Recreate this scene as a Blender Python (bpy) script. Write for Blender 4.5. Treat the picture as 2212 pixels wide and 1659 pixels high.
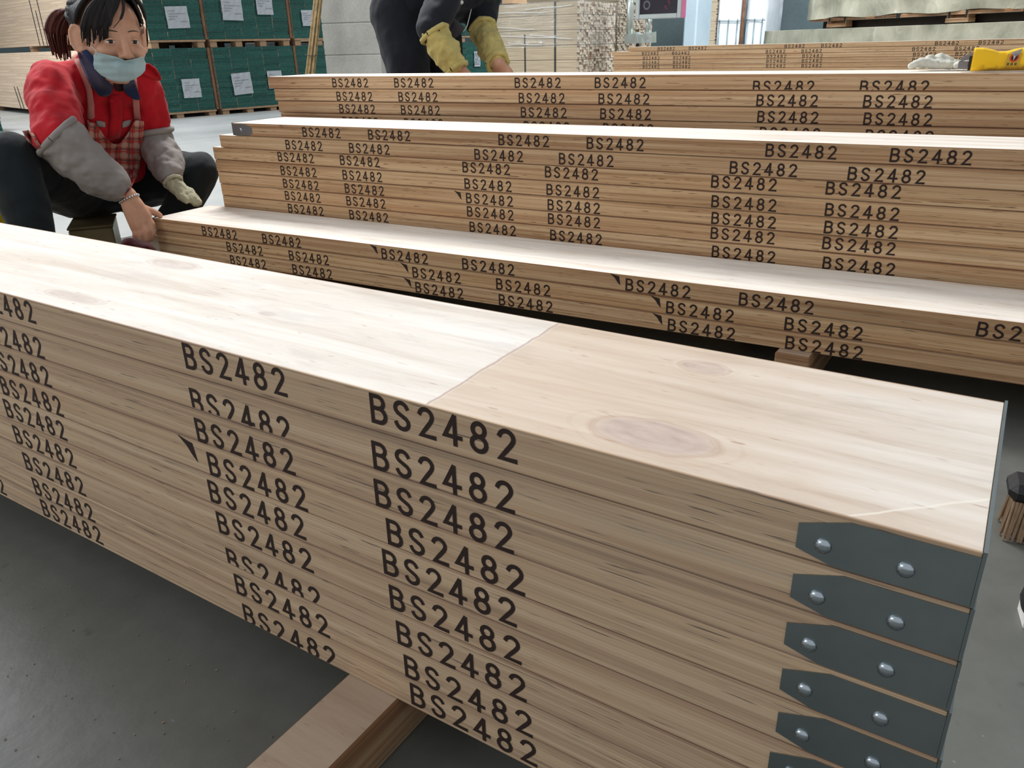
import bpy, bmesh, math, random
from mathutils import Vector, Matrix, Quaternion
from mathutils.bvhtree import BVHTree

for o in list(bpy.data.objects):
    bpy.data.objects.remove(o, do_unlink=True)
SC = bpy.context.scene
COL = SC.collection
random.seed(7)

# ------------------------------------------------------------------ camera
FPX, PW, PH = 1688.6, 2212.0, 1659.0
CAM = Vector((-0.0219, -0.4329, 0.6604))
YAW, PITCH, ROLL = 0.57588, 0.40947, -0.02512
def cam_axes():
    cy, sy = math.cos(YAW), math.sin(YAW)
    f = Vector((-sy*math.cos(PITCH), cy*math.cos(PITCH), -math.sin(PITCH)))
    r = Vector((cy, sy, 0)); u = r.cross(f)
    c, s = math.cos(ROLL), math.sin(ROLL)
    return c*r + s*u, -s*r + c*u, f
CR, CU, CF = cam_axes()
cd = bpy.data.cameras.new('camera'); cam = bpy.data.objects.new('camera', cd); COL.objects.link(cam)
cam.matrix_world = Matrix(((CR.x, CU.x, -CF.x, CAM.x), (CR.y, CU.y, -CF.y, CAM.y), (CR.z, CU.z, -CF.z, CAM.z), (0, 0, 0, 1)))
cd.sensor_fit = 'HORIZONTAL'; cd.sensor_width = 36.0; cd.lens = 36.0*FPX/PW
cd.clip_start = 0.02; cd.clip_end = 200
SC.camera = cam

# ------------------------------------------------------------------ light
w = bpy.data.worlds.new('world'); SC.world = w; w.use_nodes = True
bg = w.node_tree.nodes['Background']
bg.inputs[0].default_value = (0.93, 0.965, 1.0, 1); bg.inputs[1].default_value = 0.52
def area(name, loc, target, sx, sy, power, color=(1, 1, 1)):
    l = bpy.data.lights.new(name, 'AREA'); l.shape = 'RECTANGLE'; l.size = sx; l.size_y = sy; l.energy = power; l.color = color
    o = bpy.data.objects.new(name, l); COL.objects.link(o); o.location = loc
    d = Vector(target) - Vector(loc); o.rotation_euler = d.to_track_quat('-Z', 'Y').to_euler()
    return o
area('roof_light', (-3.9, 3.55, 4.7), (-0.9, 1.1, 0.3), 2.2, 0.5, 350, (1.0, 0.985, 0.965))
area('aisle_light', (-9.5, 1.5, 4.6), (-7.0, 4.5, 0.3), 3.0, 3.0, 380, (0.95, 0.975, 1.0))
area('front_fill', (-3.5, -2.8, 2.2), (-1.3, 0.2, 0.3), 2.4, 1.6, 34, (1.0, 0.985, 0.96))  # unseen fill lamp, added to brighten the stacks' front faces
area('back_fill', (-1.5, 9.2, 5.0), (-3.0, 12.6, 0.8), 3.0, 2.0, 560, (0.93, 0.97, 1.0))  # added fill lamp, whitens the wrapped stacks by the back wall
SC.view_settings.view_transform = 'Standard'; SC.view_settings.look = 'None'
SC.view_settings.gamma = 1.0; SC.view_settings.use_curve_mapping = False
SC.view_settings.exposure = 0.0

# ------------------------------------------------------------------ helpers
def at(u, v, d):
    """point seen at photograph pixel (u, v), d metres along the view axis"""
    return CAM + d*(CF + CR*((u - PW/2)/FPX) - CU*((v - PH/2)/FPX))
def lin(c):
    return tuple((x/12.92 if x <= 0.04045 else ((x+0.055)/1.055)**2.4) for x in c)
def rgb(r, g, b):
    return lin((r/255, g/255, b/255)) + (1,)

class NT:
    def __init__(s, name):
        s.m = bpy.data.materials.new(name); s.m.use_nodes = True
        s.t = s.m.node_tree; s.b = s.t.nodes['Principled BSDF']
        s.out = s.t.nodes['Material Output']
    def n(s, typ, **kw):
        nd = s.t.nodes.new(typ)
        for k, v in kw.items(): setattr(nd, k, v)
        return nd
    def l(s, a, b): s.t.links.new(a, b)
    def put(s, sock, v):
        if isinstance(v, bpy.types.NodeSocket): s.l(v, sock)
        else: sock.default_value = v
    def coord(s, which='Object'): return s.n('ShaderNodeTexCoord').outputs[which]
    def rnd(s): return s.n('ShaderNodeObjectInfo').outputs['Random']
    def mapp(s, vec, scale=(1, 1, 1), loc=(0, 0, 0)):
        m = s.n('ShaderNodeMapping'); s.l(vec, m.inputs['Vector']); s.put(m.inputs['Scale'], scale); s.put(m.inputs['Location'], loc)
        return m.outputs[0]
    def noise(s, vec, scale=1.0, detail=3.0, rough=0.5, dist=0.0):
        n = s.n('ShaderNodeTexNoise'); s.l(vec, n.inputs['Vector'])
        n.inputs['Scale'].default_value = scale; n.inputs['Detail'].default_value = detail
        n.inputs['Roughness'].default_value = rough; n.inputs['Distortion'].default_value = dist
        return n.outputs['Fac']
    def math(s, op, a, b=0.0, c=0.0):
        n = s.n('ShaderNodeMath', operation=op)
        s.put(n.inputs[0], a); s.put(n.inputs[1], b); s.put(n.inputs[2], c)
        return n.outputs[0]
    def vmath(s, op, a, b=(0, 0, 0)):
        n = s.n('ShaderNodeVectorMath', operation=op); s.put(n.inputs[0], a); s.put(n.inputs[1], b)
        return n.outputs[0]
    def ramp(s, fac, stops):
        r = s.n('ShaderNodeValToRGB'); s.put(r.inputs[0], fac)
        el = r.color_ramp.elements
        while len(el) < len(stops): el.new(0.5)
        for e, (p, c) in zip(el, stops): e.position = p; e.color = c
        return r.outputs[0]
    def mix(s, fac, a, b, mode='MIX'):
        n = s.n('ShaderNodeMix', data_type='RGBA', blend_type=mode)
        s.put(n.inputs[0], fac); s.put(n.inputs[6], a); s.put(n.inputs[7], b)
        return n.outputs[2]
    def sep(s, vec):
        n = s.n('ShaderNodeSeparateXYZ'); s.l(vec, n.inputs[0]); return n.outputs
    def comb(s, x, y, z):
        n = s.n('ShaderNodeCombineXYZ'); s.put(n.inputs[0], x); s.put(n.inputs[1], y); s.put(n.inputs[2], z); return n.outputs[0]
    def smooth(s, v, lo, hi):
        n = s.n('ShaderNodeMapRange', interpolation_type='SMOOTHSTEP')
        s.put(n.inputs[0], v); n.inputs[1].default_value = lo; n.inputs[2].default_value = hi
        return n.outputs[0]
    def bump(s, h, strength=0.3, dist=0.01):
        b = s.n('ShaderNodeBump'); b.inputs['Strength'].default_value = strength; b.inputs['Distance'].default_value = dist
        s.put(b.inputs['Height'], h); s.l(b.outputs[0], s.b.inputs['Normal'])
    def done(s, color=None, rough=0.6, metal=0.0, spec=None):
        if color is not None: s.put(s.b.inputs['Base Color'], color)
        s.put(s.b.inputs['Roughness'], rough); s.put(s.b.inputs['Metallic'], metal)
        if spec is not None: s.b.inputs['Specular IOR Level'].default_value = spec
        return s.m

def simple(name, c, rough=0.6, metal=0.0, var=0.12, scale=30.0, bump=0.0, bscale=None, spec=None):
    t = NT(name); co = t.coord()
    f = t.noise(co, scale, 4)
    d = tuple(x*(1-var) for x in c[:3]) + (1,); e = tuple(min(1, x*(1+var)) for x in c[:3]) + (1,)
    col = t.ramp(f, [(0.3, d), (0.7, e)])
    if bump: t.bump(t.noise(co, bscale or scale*3, 4), bump, 0.004)
    return t.done(col, rough, metal, spec)

PWD_ = 0.225
def wood_plank(name, knots=(), joints=(), ends=None, tone=1.0, pale=1.0, print_marks=False, tint=(1, 0.992, 0.970), grey=0.0, arris=True):
    """laminated veneer plank: pale face veneer on top, thin plies seen on the edges"""
    t = NT(name); co = t.coord(); nz = t.sep(t.coord('Normal')); r = t.rnd()
    off = t.comb(t.math('MULTIPLY', r, 37.0), t.math('MULTIPLY', r, 11.0), t.math('MULTIPLY', r, 5.0))
    p = t.vmath('ADD', co, off)
    # edge: streaks along x, plies across z
    s1 = t.noise(t.mapp(p, (1.3, 1, 95)), 1.0, 6, 0.62)
    s2 = t.noise(t.mapp(p, (6, 1, 420)), 1.0, 4, 0.6)
    e = t.ramp(s1, [(0.22, rgb(138, 106, 80)), (0.40, rgb(194, 164, 132)), (0.55, rgb(220, 196, 164)), (0.72, rgb(234, 214, 186))])
    e = t.mix(t.math('MULTIPLY', s2, 0.5), e, rgb(236, 214, 186), 'MULTIPLY')
    warm = t.noise(t.mapp(p, (0.7, 1, 30)), 1.0, 3)
    e = t.mix(t.smooth(warm, 0.52, 0.75), e, t.mix(0.35, e, rgb(200, 146, 100)))
    dash = t.noise(t.mapp(p, (17, 3, 520)), 1.0, 2, 0.55)
    e = t.mix(t.smooth(dash, 0.64, 0.72), e, rgb(70, 42, 30))
    zz = t.sep(co)[2]; rim_n = t.noise(t.mapp(p, (2.2, 1, 60)), 1.0, 4)
    em = t.math('MAXIMUM', t.smooth(zz, 0.0335, 0.0362), t.math('SUBTRACT', 1.0, t.smooth(zz, 0.0008, 0.0036)))
    e = t.mix(t.math('MULTIPLY', em, t.math('MULTIPLY', t.smooth(rim_n, 0.34, 0.62), 0.75)), e, rgb(148, 98, 64))
    gry = t.noise(t.mapp(t.vmath('ADD', p, (9, 3, 2)), (1.1, 1, 44)), 1.0, 4, 0.6)
    e = t.mix(t.math('MULTIPLY', t.smooth(gry, 0.56, 0.72), 0.45), e, rgb(138, 124, 106))
    wn = t.n('ShaderNodeTexWhiteNoise', noise_dimensions='2D'); wav = t.math('MULTIPLY', t.math('SUBTRACT', t.noise(t.mapp(p, (1.5, 1, 1)), 1.0, 2), 0.5), 0.0022)
    t.l(t.comb(t.math('FLOOR', t.math('DIVIDE', t.math('ADD', zz, wav), 0.0034)), t.math('MULTIPLY', r, 91.0), 0.0), wn.inputs['Vector'])
    e = t.mix(0.8, e, t.ramp(wn.outputs['Value'], [(0.0, (0.74, 0.66, 0.58, 1)), (0.35, (0.95, 0.92, 0.88, 1)), (0.7, (1.02, 1.0, 0.98, 1)), (1.0, (0.92, 0.84, 0.76, 1))]), 'MULTIPLY')
    hair = t.noise(t.mapp(t.vmath('ADD', p, (4, 7, 1)), (3.2, 1, 900)), 1.0, 3, 0.6)
    e = t.mix(t.math('MULTIPLY', t.smooth(hair, 0.58, 0.70), 0.5), e, rgb(120, 84, 60))
    ply = t.math('SINE', t.math('MULTIPLY', t.sep(co)[2], 2*math.pi/0.0034))
    e = t.mix(t.math('MULTIPLY', t.smooth(ply, 0.80, 1.0), 0.35), e, rgb(140, 96, 62))
    rand_tint = t.ramp(r, [(0.0, (0.86*tone, 0.80*tone, 0.74*tone, 1)), (0.5, (0.95*tone, 0.93*tone, 0.90*tone, 1)), (1.0, (1.0*tone, 0.96*tone, 0.88*tone, 1))])
    e = t.mix(1.0, e, rand_tint, 'MULTIPLY')
    if grey: e = t.mix(grey, e, t.mix(0.6, e, rgb(216, 204, 186)))
    # face veneer
    g = t.noise(t.mapp(p, (2.6, 30, 1)), 1.0, 8, 0.68, 0.5)
    blot = t.noise(t.mapp(p, (3.0, 12, 1)), 1.0, 6, 0.62, 0.6)
    smoke = t.noise(t.mapp(t.vmath('ADD', p, (2, 5, 0)), (5.0, 22, 1)), 1.0, 6, 0.68, 0.8)
    a = t.ramp(g, [(0.30, rgb(208, 194, 182)), (0.43, rgb(228, 220, 211)), (0.56, rgb(238, 233, 227)), (0.70, rgb(245, 243, 240))])
    a = t.mix(t.math('MULTIPLY', t.smooth(blot, 0.50, 0.78), 0.6), a, rgb(220, 202, 184))
    a = t.mix(t.math('MULTIPLY', t.smooth(smoke, 0.52, 0.70), 0.5), a, rgb(208, 202, 196))
    fleck = t.noise(t.mapp(p, (40, 210, 1)), 1.0, 2, 0.5)
    a = t.mix(t.math('MULTIPLY', t.smooth(fleck, 0.66, 0.78), 0.5), a, rgb(168, 132, 104))
    x, y, z = t.sep(co)[0], t.sep(co)[1], t.sep(co)[2]
    for (jx, jy0, slope, shade, lcol) in joints:      # scarf joint: hair line, veneer beyond it a little darker
        dline = t.math('SUBTRACT', x, t.math('ADD', jx, t.math('MULTIPLY', t.math('SUBTRACT', y, jy0), slope)))
        wob = t.math('MULTIPLY', t.math('SUBTRACT', t.noise(co, 40, 2), 0.5), 0.006)
        dl = t.math('ADD', dline, wob)
        fade = t.math('MULTIPLY', t.smooth(dl, 0.0, 0.004), t.math('SUBTRACT', 1.0, t.smooth(dl, 0.10, 0.5)))
        a = t.mix(t.math('MULTIPLY', fade, shade), a, t.mix(1.0, a, rgb(232, 214, 196), 'MULTIPLY'))
        ln = t.math('SUBTRACT', 1.0, t.smooth(t.math('ABSOLUTE', dl), 0.0006, 0.0022))
        a = t.mix(t.math('MULTIPLY', ln, 0.6), a, lcol)
    for (kx, ky, rx, ry, amt) in knots:         # knots: grey-brown eye with growth rings round it
        dx = t.math('DIVIDE', t.math('SUBTRACT', x, kx), rx); dy = t.math('DIVIDE', t.math('SUBTRACT', y, ky), ry)
        wob = t.math('MULTIPLY', t.math('SUBTRACT', t.noise(co, 28, 3), 0.5), 0.5)
        rad = t.math('ADD', t.math('SQRT', t.math('ADD', t.math('MULTIPLY', dx, dx), t.math('MULTIPLY', dy, dy))), wob)
        rings = t.math('SINE', t.math('MULTIPLY', rad, 19.0))
        halo = t.math('MULTIPLY', t.math('SUBTRACT', 1.0, t.smooth(rad, 1.0, 1.75)), t.smooth(rings, 0.2, 1.0))
        a = t.mix(t.math('MULTIPLY', halo, 0.22*amt), a, rgb(178, 132, 104))
        core = t.math('SUBTRACT', 1.0, t.smooth(rad, 0.80, 1.02))
        kc = t.ramp(t.noise(t.mapp(p, (30, 90, 1)), 1.0, 3), [(0.3, rgb(172, 150, 145)), (0.7, rgb(208, 190, 182))])
        a = t.mix(t.math('MULTIPLY', core, 0.85*amt), a, kc)
        rim = t.math('SUBTRACT', 1.0, t.smooth(t.math('ABSOLUTE', t.math('SUBTRACT', rad, 1.0)), 0.03, 0.10))
        a = t.mix(t.math('MULTIPLY', rim, 0.28*amt), a, rgb(160, 116, 98))
    a = t.mix(1.0, a, (pale*tint[0], pale*tint[1], pale*tint[2], 1), 'MULTIPLY')
    topmask = t.smooth(t.math('ABSOLUTE', nz[2]), 0.86, 0.97)
    if arris: topmask = t.math('MULTIPLY', topmask, t.math('MULTIPLY', t.smooth(y, 0.0010, 0.0030), t.math('SUBTRACT', 1.0, t.smooth(y, PWD_-0.0030, PWD_-0.0010))))
    col = t.mix(topmask, e, a)
    if print_marks:                              # rows of small stencilled print, too far to read
        rows = t.noise(t.mapp(co, (60, 1, 90)), 1.0, 2)
        band = t.math('MULTIPLY', t.smooth(t.noise(t.mapp(p, (0.9, 0.1, 3)), 1.0, 1), 0.50, 0.56), t.smooth(rows, 0.45, 0.6))
        mid = t.math('MULTIPLY', t.smooth(z, 0.008, 0.012), t.math('SUBTRACT', 1.0, t.smooth(z, 0.026, 0.030)))
        col = t.mix(t.math('MULTIPLY', t.math('MULTIPLY', band, mid), 0.5), col, rgb(120, 92, 76))
    if ends:
        endmask = t.smooth(t.math('ABSOLUTE', nz[0]), 0.5, 0.8)
        gr = t.noise(t.mapp(p, (1, 60, 160)), 1.0, 5)
        ec = t.ramp(gr, [(0.3, ends[0]), (0.55, ends[1]), (0.8, ends[2])])
        ec = t.mix(1.0, ec, t.ramp(r, [(0, (0.78, 0.78, 0.78, 1)), (1, (1.1, 1.1, 1.1, 1))]), 'MULTIPLY')
        col = t.mix(endmask, col, ec)
    h = t.math('ADD', t.math('MULTIPLY', s1, t.math('SUBTRACT', 1.0, topmask)), t.math('MULTIPLY', t.noise(t.mapp(p, (8, 260, 1)), 1.0, 3), topmask))
    t.bump(h, 0.25, 0.0012)
    return t.done(col, 0.62, 0.0, 0.25)

def obj(name, data, m=None, parent=None, loc=None, smooth=False):
    """link one mesh object; data is a bmesh or a mesh"""
    if isinstance(data, bmesh.types.BMesh):
        me = bpy.data.meshes.new(name); data.to_mesh(me); data.free()
    else: me = data
    if m and not me.materials: me.materials.append(m)
    if smooth:
        for p in me.polygons: p.use_smooth = True
    o = bpy.data.objects.new(name, me); COL.objects.link(o)
    if parent: o.parent = parent
    if loc is not None: o.location = loc
    return o
def tag(o, label, cat, group=None):
    o['label'] = label; o['category'] = cat
    if group: o['group'] = group
    return o
def thing(name, label, cat, loc=(0, 0, 0), rz=0.0, group=None):
    o = bpy.data.objects.new(name, None); COL.objects.link(o); o.empty_display_size = 0.05
    o.location = loc; o.rotation_euler = (0, 0, rz)
    return tag(o, label, cat, group)
def struct(name, bm, m, parent=None):
    o = obj(name, bm, m, parent)
    if not parent: o['kind'] = 'structure'
    return o
def box(bm, a, b, bev=0.0, M=None):
    x0, y0, z0 = a; x1, y1, z1 = b
    vs = [bm.verts.new((x, y, z)) for x in (x0, x1) for y in (y0, y1) for z in (z0, z1)]
    fs = [(0, 1, 3, 2), (4, 6, 7, 5), (0, 4, 5, 1), (2, 3, 7, 6), (0, 2, 6, 4), (1, 5, 7, 3)]
    ff = [bm.faces.new([vs[i] for i in f]) for f in fs]
    if bev:
        es = list({e for f in ff for e in f.edges})
        r = bmesh.ops.bevel(bm, geom=es, offset=bev, segments=1, affect='EDGES', profile=0.5)
        vs = list({v for f in r['faces'] for v in f.verts} | {v for v in vs if v.is_valid})
    if M is not None: bmesh.ops.transform(bm, matrix=M, verts=[v for v in vs if v.is_valid])
    return vs
def boxm(name, a, b, m, parent=None, bev=0.0, loc=None):
    bm = bmesh.new(); box(bm, a, b, bev); return obj(name, bm, m, parent, loc)
def frame(d):
    d = Vector(d).normalized()
    a = Vector((0, 0, 1)) if abs(d.z) < 0.9 else Vector((1, 0, 0))
    x = d.cross(a).normalized(); return x, d.cross(x).normalized(), d
def tube(bm, pts, rad, seg=10, cap=True):
    """swept tube; rad a number or one per point"""
    pts = [Vector(p) for p in pts]
    if not hasattr(rad, '__len__'): rad = [rad]*len(pts)
    rings = []; px = None
    for i, p in enumerate(pts):
        d = (pts[min(i+1, len(pts)-1)] - pts[max(i-1, 0)])
        if d.length < 1e-9: d = Vector((0, 0, 1))
        x, y, d = frame(d)
        if px is not None:
            x = (px - d*px.dot(d)).normalized(); y = d.cross(x)
        px = x
        rings.append([bm.verts.new(p + (x*math.cos(2*math.pi*k/seg) + y*math.sin(2*math.pi*k/seg))*rad[i]) for k in range(seg)])
    for a, b in zip(rings, rings[1:]):
        for k in range(seg): bm.faces.new((a[k], a[(k+1) % seg], b[(k+1) % seg], b[k]))
    if cap:
        bm.faces.new(rings[0][::-1]); bm.faces.new(rings[-1])
def smooth_path(pts, n=6):
    """Catmull-Rom through points"""
    P = [Vector(p) for p in pts]; P = [P[0]*2-P[1]] + P + [P[-1]*2-P[-2]]; out = []
    for i in range(1, len(P)-2):
        for k in range(n):
            t = k/n; a, b, c, d = P[i-1:i+3]
            out.append(0.5*((2*b) + (c-a)*t + (2*a-5*b+4*c-d)*t*t + (3*b-a-3*c+d)*t**3))
    out.append(P[-2]); return out
def prism(bm, poly, z0, z1, M=None):
    lo = [bm.verts.new((x, y, z0)) for x, y in poly]; hi = [bm.verts.new((x, y, z1)) for x, y in poly]
    bm.faces.new(lo[::-1]); bm.faces.new(hi); n = len(poly)
    for i in range(n): bm.faces.new((lo[i], lo[(i+1) % n], hi[(i+1) % n], hi[i]))
    if M is not None: bmesh.ops.transform(bm, matrix=M, verts=lo+hi)
# ------------------------------------------------------------------ materials
M = {}
M['ink'] = simple('printing_ink', rgb(44, 28, 22), 0.8, var=0.25, scale=300)
M['steel'] = simple('galvanised_steel', rgb(150, 160, 162), 0.42, 1.0, var=0.10, scale=22, spec=0.5)
M['nail'] = simple('bright_steel', rgb(190, 200, 208), 0.22, 1.0, var=0.05)
M['bearer'] = wood_plank('bearer_timber', tone=0.72, pale=0.56, tint=(1, .80, .64), arris=False)
M['plank'] = wood_plank('scaffold_plank_wood')
M['plank_top'] = wood_plank('scaffold_plank_knotty', knots=[(3.69, .040, .046, .024, .8), (3.677, .181, .022, .014, .6), (2.94, .186, .050, .017, .55), (2.965, .034, .055, .012, .5), (3.22, .10, .012, .006, .5)],
                            joints=[(3.513, .10, -0.02, 0.8, rgb(168, 128, 108)), (3.862, .03, 1.1, 0.2, rgb(250, 244, 232))], grey=.40, pale=.94)
M['plank_grey'] = wood_plank('scaffold_plank_weathered', grey=.40)
M['green_plank'] = wood_plank('green_ended_plank', ends=(rgb(18, 56, 52), rgb(32, 84, 76), rgb(62, 114, 106)), tone=1.14, pale=0.9, grey=1.0, print_marks=True)
M['pallet'] = simple('pallet_timber', rgb(150, 122, 94), 0.8, var=0.25, scale=14)
M['brown_board'] = simple('brown_board', rgb(118, 82, 58), 0.8, var=0.3, scale=12)
M['paper'] = simple('paper', rgb(226, 230, 236), 0.7, var=0.03, scale=20)
M['faint_ink'] = simple('faint_ink', rgb(130, 136, 146), 0.8, var=0.1)
M['strap'] = simple('black_strap', rgb(34, 38, 40), 0.5, var=0.1)

def concrete(name, lo, hi, rough=0.5, scale=1.2, spec=0.35, bumpy=0.2):
    t = NT(name); co = t.coord()
    a = t.noise(co, scale, 6, 0.6); b = t.noise(co, scale*22, 4, 0.6)
    col = t.ramp(t.math('ADD', t.math('MULTIPLY', a, 0.75), t.math('MULTIPLY', b, 0.25)), [(0.32, lo), (0.68, hi)])
    sp = t.noise(co, scale*90, 2); col = t.mix(t.math('MULTIPLY', t.smooth(sp, 0.72, 0.80), 0.5), col, tuple(x*1.9 for x in hi[:3])+(1,))
    dk = t.noise(t.vmath('ADD', co, (3.3, 1.7, 0.4)), scale*26, 2); col = t.mix(t.math('MULTIPLY', t.smooth(dk, 0.72, 0.8), 0.5), col, tuple(x*0.5 for x in lo[:3])+(1,))
    t.bump(b, bumpy, 0.004)
    return t.done(col, t.ramp(a, [(0.3, (rough*0.8,)*3+(1,)), (0.7, (rough*1.15,)*3+(1,))]), 0.0, spec)
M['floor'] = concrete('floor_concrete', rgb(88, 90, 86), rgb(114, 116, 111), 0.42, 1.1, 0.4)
M['floor_lit'] = concrete('floor_concrete_lit', rgb(158, 162, 162), rgb(186, 189, 188), 0.40, 0.9, 0.5)  # brighter light of the aisle put into a paler concrete colour
M['column'] = concrete('column_concrete', rgb(134, 134, 128), rgb(172, 171, 164), 0.85, 2.2, 0.2, 0.35)
M['wall'] = concrete('wall_paint', rgb(78, 92, 96), rgb(100, 114, 116), 0.8, 0.8, 0.2)
M['ceiling'] = simple('ceiling_sheet', rgb(120, 122, 122), 0.8, var=0.1, scale=2)

# ------------------------------------------------------------------ the hall
bm = bmesh.new(); box(bm, (-17, -5, -0.30), (8, 15, -0.012)); floor = struct('floor', bm, simple('joint_filler', rgb(40, 42, 42), 0.9))
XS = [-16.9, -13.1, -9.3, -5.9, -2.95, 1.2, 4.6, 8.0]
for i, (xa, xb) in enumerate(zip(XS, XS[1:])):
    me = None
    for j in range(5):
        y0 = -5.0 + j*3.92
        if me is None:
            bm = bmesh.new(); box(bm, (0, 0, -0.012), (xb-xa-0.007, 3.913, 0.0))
            s = obj('slab', bm, M['floor'] if xa > -3 else M['floor_lit'], floor, (xa, y0, 0)); me = s.data
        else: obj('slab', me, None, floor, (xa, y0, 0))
for nm, a, b in (('wall_back', (-17, 14.6, -0.3), (8, 14.9, 6.5)), ('wall_left', (-17.2, -5, -0.3), (-16.9, 14.9, 6.5))):
    bm = bmesh.new(); box(bm, a, b); struct(nm, bm, M['wall'])

# concrete column left of the second worker, with its formwork joints recessed
bm = bmesh.new()
zz = [0.0, 0.615, 0.86, 1.75, 4.5]
for a, b in zip(zz, zz[1:]):
    box(bm, (-.252, 0, a), (.252, .5, b-0.006), 0.004)
    box(bm, (-.247, .005, b-0.007), (.247, .495, b))
col = struct('trim_1', bm, M['column']); col.location = (-4.99, 4.88, 0); col.rotation_euler = (0, 0, 0.345)
# ------------------------------------------------------------------ stencil lettering
def arc(cx, cy, rx, ry, a0, a1, n=10):
    return [(cx+rx*math.cos(math.radians(a0+(a1-a0)*k/n)), cy+ry*math.sin(math.radians(a0+(a1-a0)*k/n))) for k in range(n+1)]
GLYPH = {   # strokes in a 0..0.66 by 0..1 cell
 'B': [[(0.07, 0), (0.07, 1)], [(0.07, 1), (0.34, 1)] + arc(0.34, .77, .22, .23, 90, -90, 10) + [(0.07, .54)], [(0.34, .54)] + arc(0.36, .27, .25, .27, 90, -90, 10) + [(0.07, 0)]],
 'S': [arc(0.32, .76, .24, .24, 20, 180, 9) + [(.10, .68), (.16, .60), (.32, .51), (.48, .42), (.56, .32)] + arc(0.32, .25, .25, .25, 0, -165, 10)],
 '2': [arc(0.31, .75, .24, .25, 165, -20, 10) + [(.47, .54), (.30, .30), (.09, 0.0), (.60, 0.0)]],
 '4': [[(.40, 1), (.04, .27), (.62, .27)], [(.42, 1.0), (.42, 0)]],
 '8': [arc(0.32, .765, .21, .235, -90, 270, 20), arc(0.32, .265, .255, .265, 90, 450, 20)],
}
def ribbon(bm, pts, w):
    P = [Vector((p[0], p[1])) for p in pts]
    Q = [P[0]]
    for p in P[1:]:
        if (p-Q[-1]).length > 1e-6: Q.append(p)
    closed = (Q[0]-Q[-1]).length < 1e-5
    L, R = [], []
    for i, p in enumerate(Q):
        a = Q[i-1] if i > 0 else (Q[-2] if closed else None); b = Q[i+1] if i < len(Q)-1 else (Q[1] if closed else None)
        d1 = (p-a).normalized() if a is not None else None; d2 = (b-p).normalized() if b is not None else None
        if d1 is None: d1 = d2
        if d2 is None: d2 = d1
        n = Vector((-(d1+d2).y, (d1+d2).x))
        if n.length < 1e-6: n = Vector((-d1.y, d1.x))
        n.normalize(); k = 1/max(0.55, n.dot(Vector((-d1.y, d1.x))))
        e = p.copy()
        if not closed and i == 0: e -= d2*w*0.45
        if not closed and i == len(Q)-1: e += d1*w*0.45
        L.append(bm.verts.new((e.x+n.x*w/2*k, 0, e.y+n.y*w/2*k))); R.append(bm.verts.new((e.x-n.x*w/2*k, 0, e.y-n.y*w/2*k)))
    for i in range(len(Q)-1): bm.faces.new((L[i], R[i], R[i+1], L[i+1]))
TW, TH, ADV = 0.1452, 0.0238, 0.02545
def text_mesh(name, clip=0.0, seed=0):
    """BS2482; clip = lower share of the print that ran off the plank's edge"""
    rr = random.Random(seed); bm = bmesh.new()
    for k, ch in enumerate('BS2482'):
        for j, st in enumerate(GLYPH[ch]):
            n0 = len(bm.verts); ribbon(bm, [(x*0.0262 + k*ADV, (y-1)*TH) for x, y in st], 0.0040); bm.verts.ensure_lookup_table()
            for v in bm.verts[n0:]: v.co.y = -0.00012*j
    if clip:
        geom = bm.verts[:] + bm.edges[:] + bm.faces[:]
        bmesh.ops.bisect_plane(bm, geom=geom, plane_co=(0, 0, -TH*(1-clip)), plane_no=(0, 0, -1), clear_outer=True)
    me = bpy.data.meshes.new(name); bm.to_mesh(me); bm.free(); me.materials.append(M['ink']); return me
TEXT = {c: text_mesh('lettering', c/100.0) for c in (0, 8, 15, 22, 30, 40, 55)}

# ------------------------------------------------------------------ planks
PL, PWD, PT = 3.9, 0.225, 0.03803
PAIR, PERIOD = 0.24594, 0.66831
def plank_mesh(name, m):
    bm = bmesh.new(); box(bm, (0, 0, 0), (PL, PWD, PT-0.0015), 0.0004)
    me = bpy.data.meshes.new(name); bm.to_mesh(me); bm.free(); me.materials.append(m); return me
PM = plank_mesh('scaffold_plank', M['plank']); PM_A = plank_mesh('scaffold_plank_weathered', M['plank_grey']); PM_TOP = plank_mesh('scaffold_plank_knotty', M['plank_top'])
smear_me = None
def smear(parent, x, z, s=1.0):
    global smear_me
    if smear_me is None:
        bm = bmesh.new(); v = [bm.verts.new(p) for p in ((-0.017, 0, 0.009), (-0.008, 0, 0.0065), (0.002, 0, 0.005), (0.005, 0, -0.013), (-0.001, 0, -0.007), (-0.006, 0, 0.000))]
        bm.faces.new(v[::-1]); smear_me = bpy.data.meshes.new('ink_smear'); bm.to_mesh(smear_me); bm.free(); smear_me.materials.append(M['ink'])
    o = obj('ink_smear', smear_me, None, parent, (x, -0.0004, z)); o.scale = (s, 1, s); return o
def clip_for(below):
    over = (below + TH - (PT-0.0015))/TH*100
    for c in (0, 8, 15, 22, 30, 40, 55):
        if over <= c + 2: return c
    return 55
def stamp(p, xs, off0, slope=0.0, wide=1.0):
    """print the mark along a plank's front edge: xs = local B-left, off = depth of the letter tops below the plank's top"""
    for x in xs:
        below = max(0.002, off0 + slope*x)
        obj('lettering', TEXT[clip_for(below)], None, p, (x, -0.0004, PT - 0.0006 - below)).scale = (wide, 1, 1)
def plank(xl, y, a, z, label, group, mesh=None, jitter=0.0):
    """plank with its left end at x = xl on the stack's front line y + a*x, bottom at z"""
    o = obj('scaffold_plank', mesh or PM, None, None, (xl, y + a*xl + jitter, z)); o.rotation_euler = (0, 0, math.atan(a))
    return tag(o, label, 'plank', group)
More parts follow.
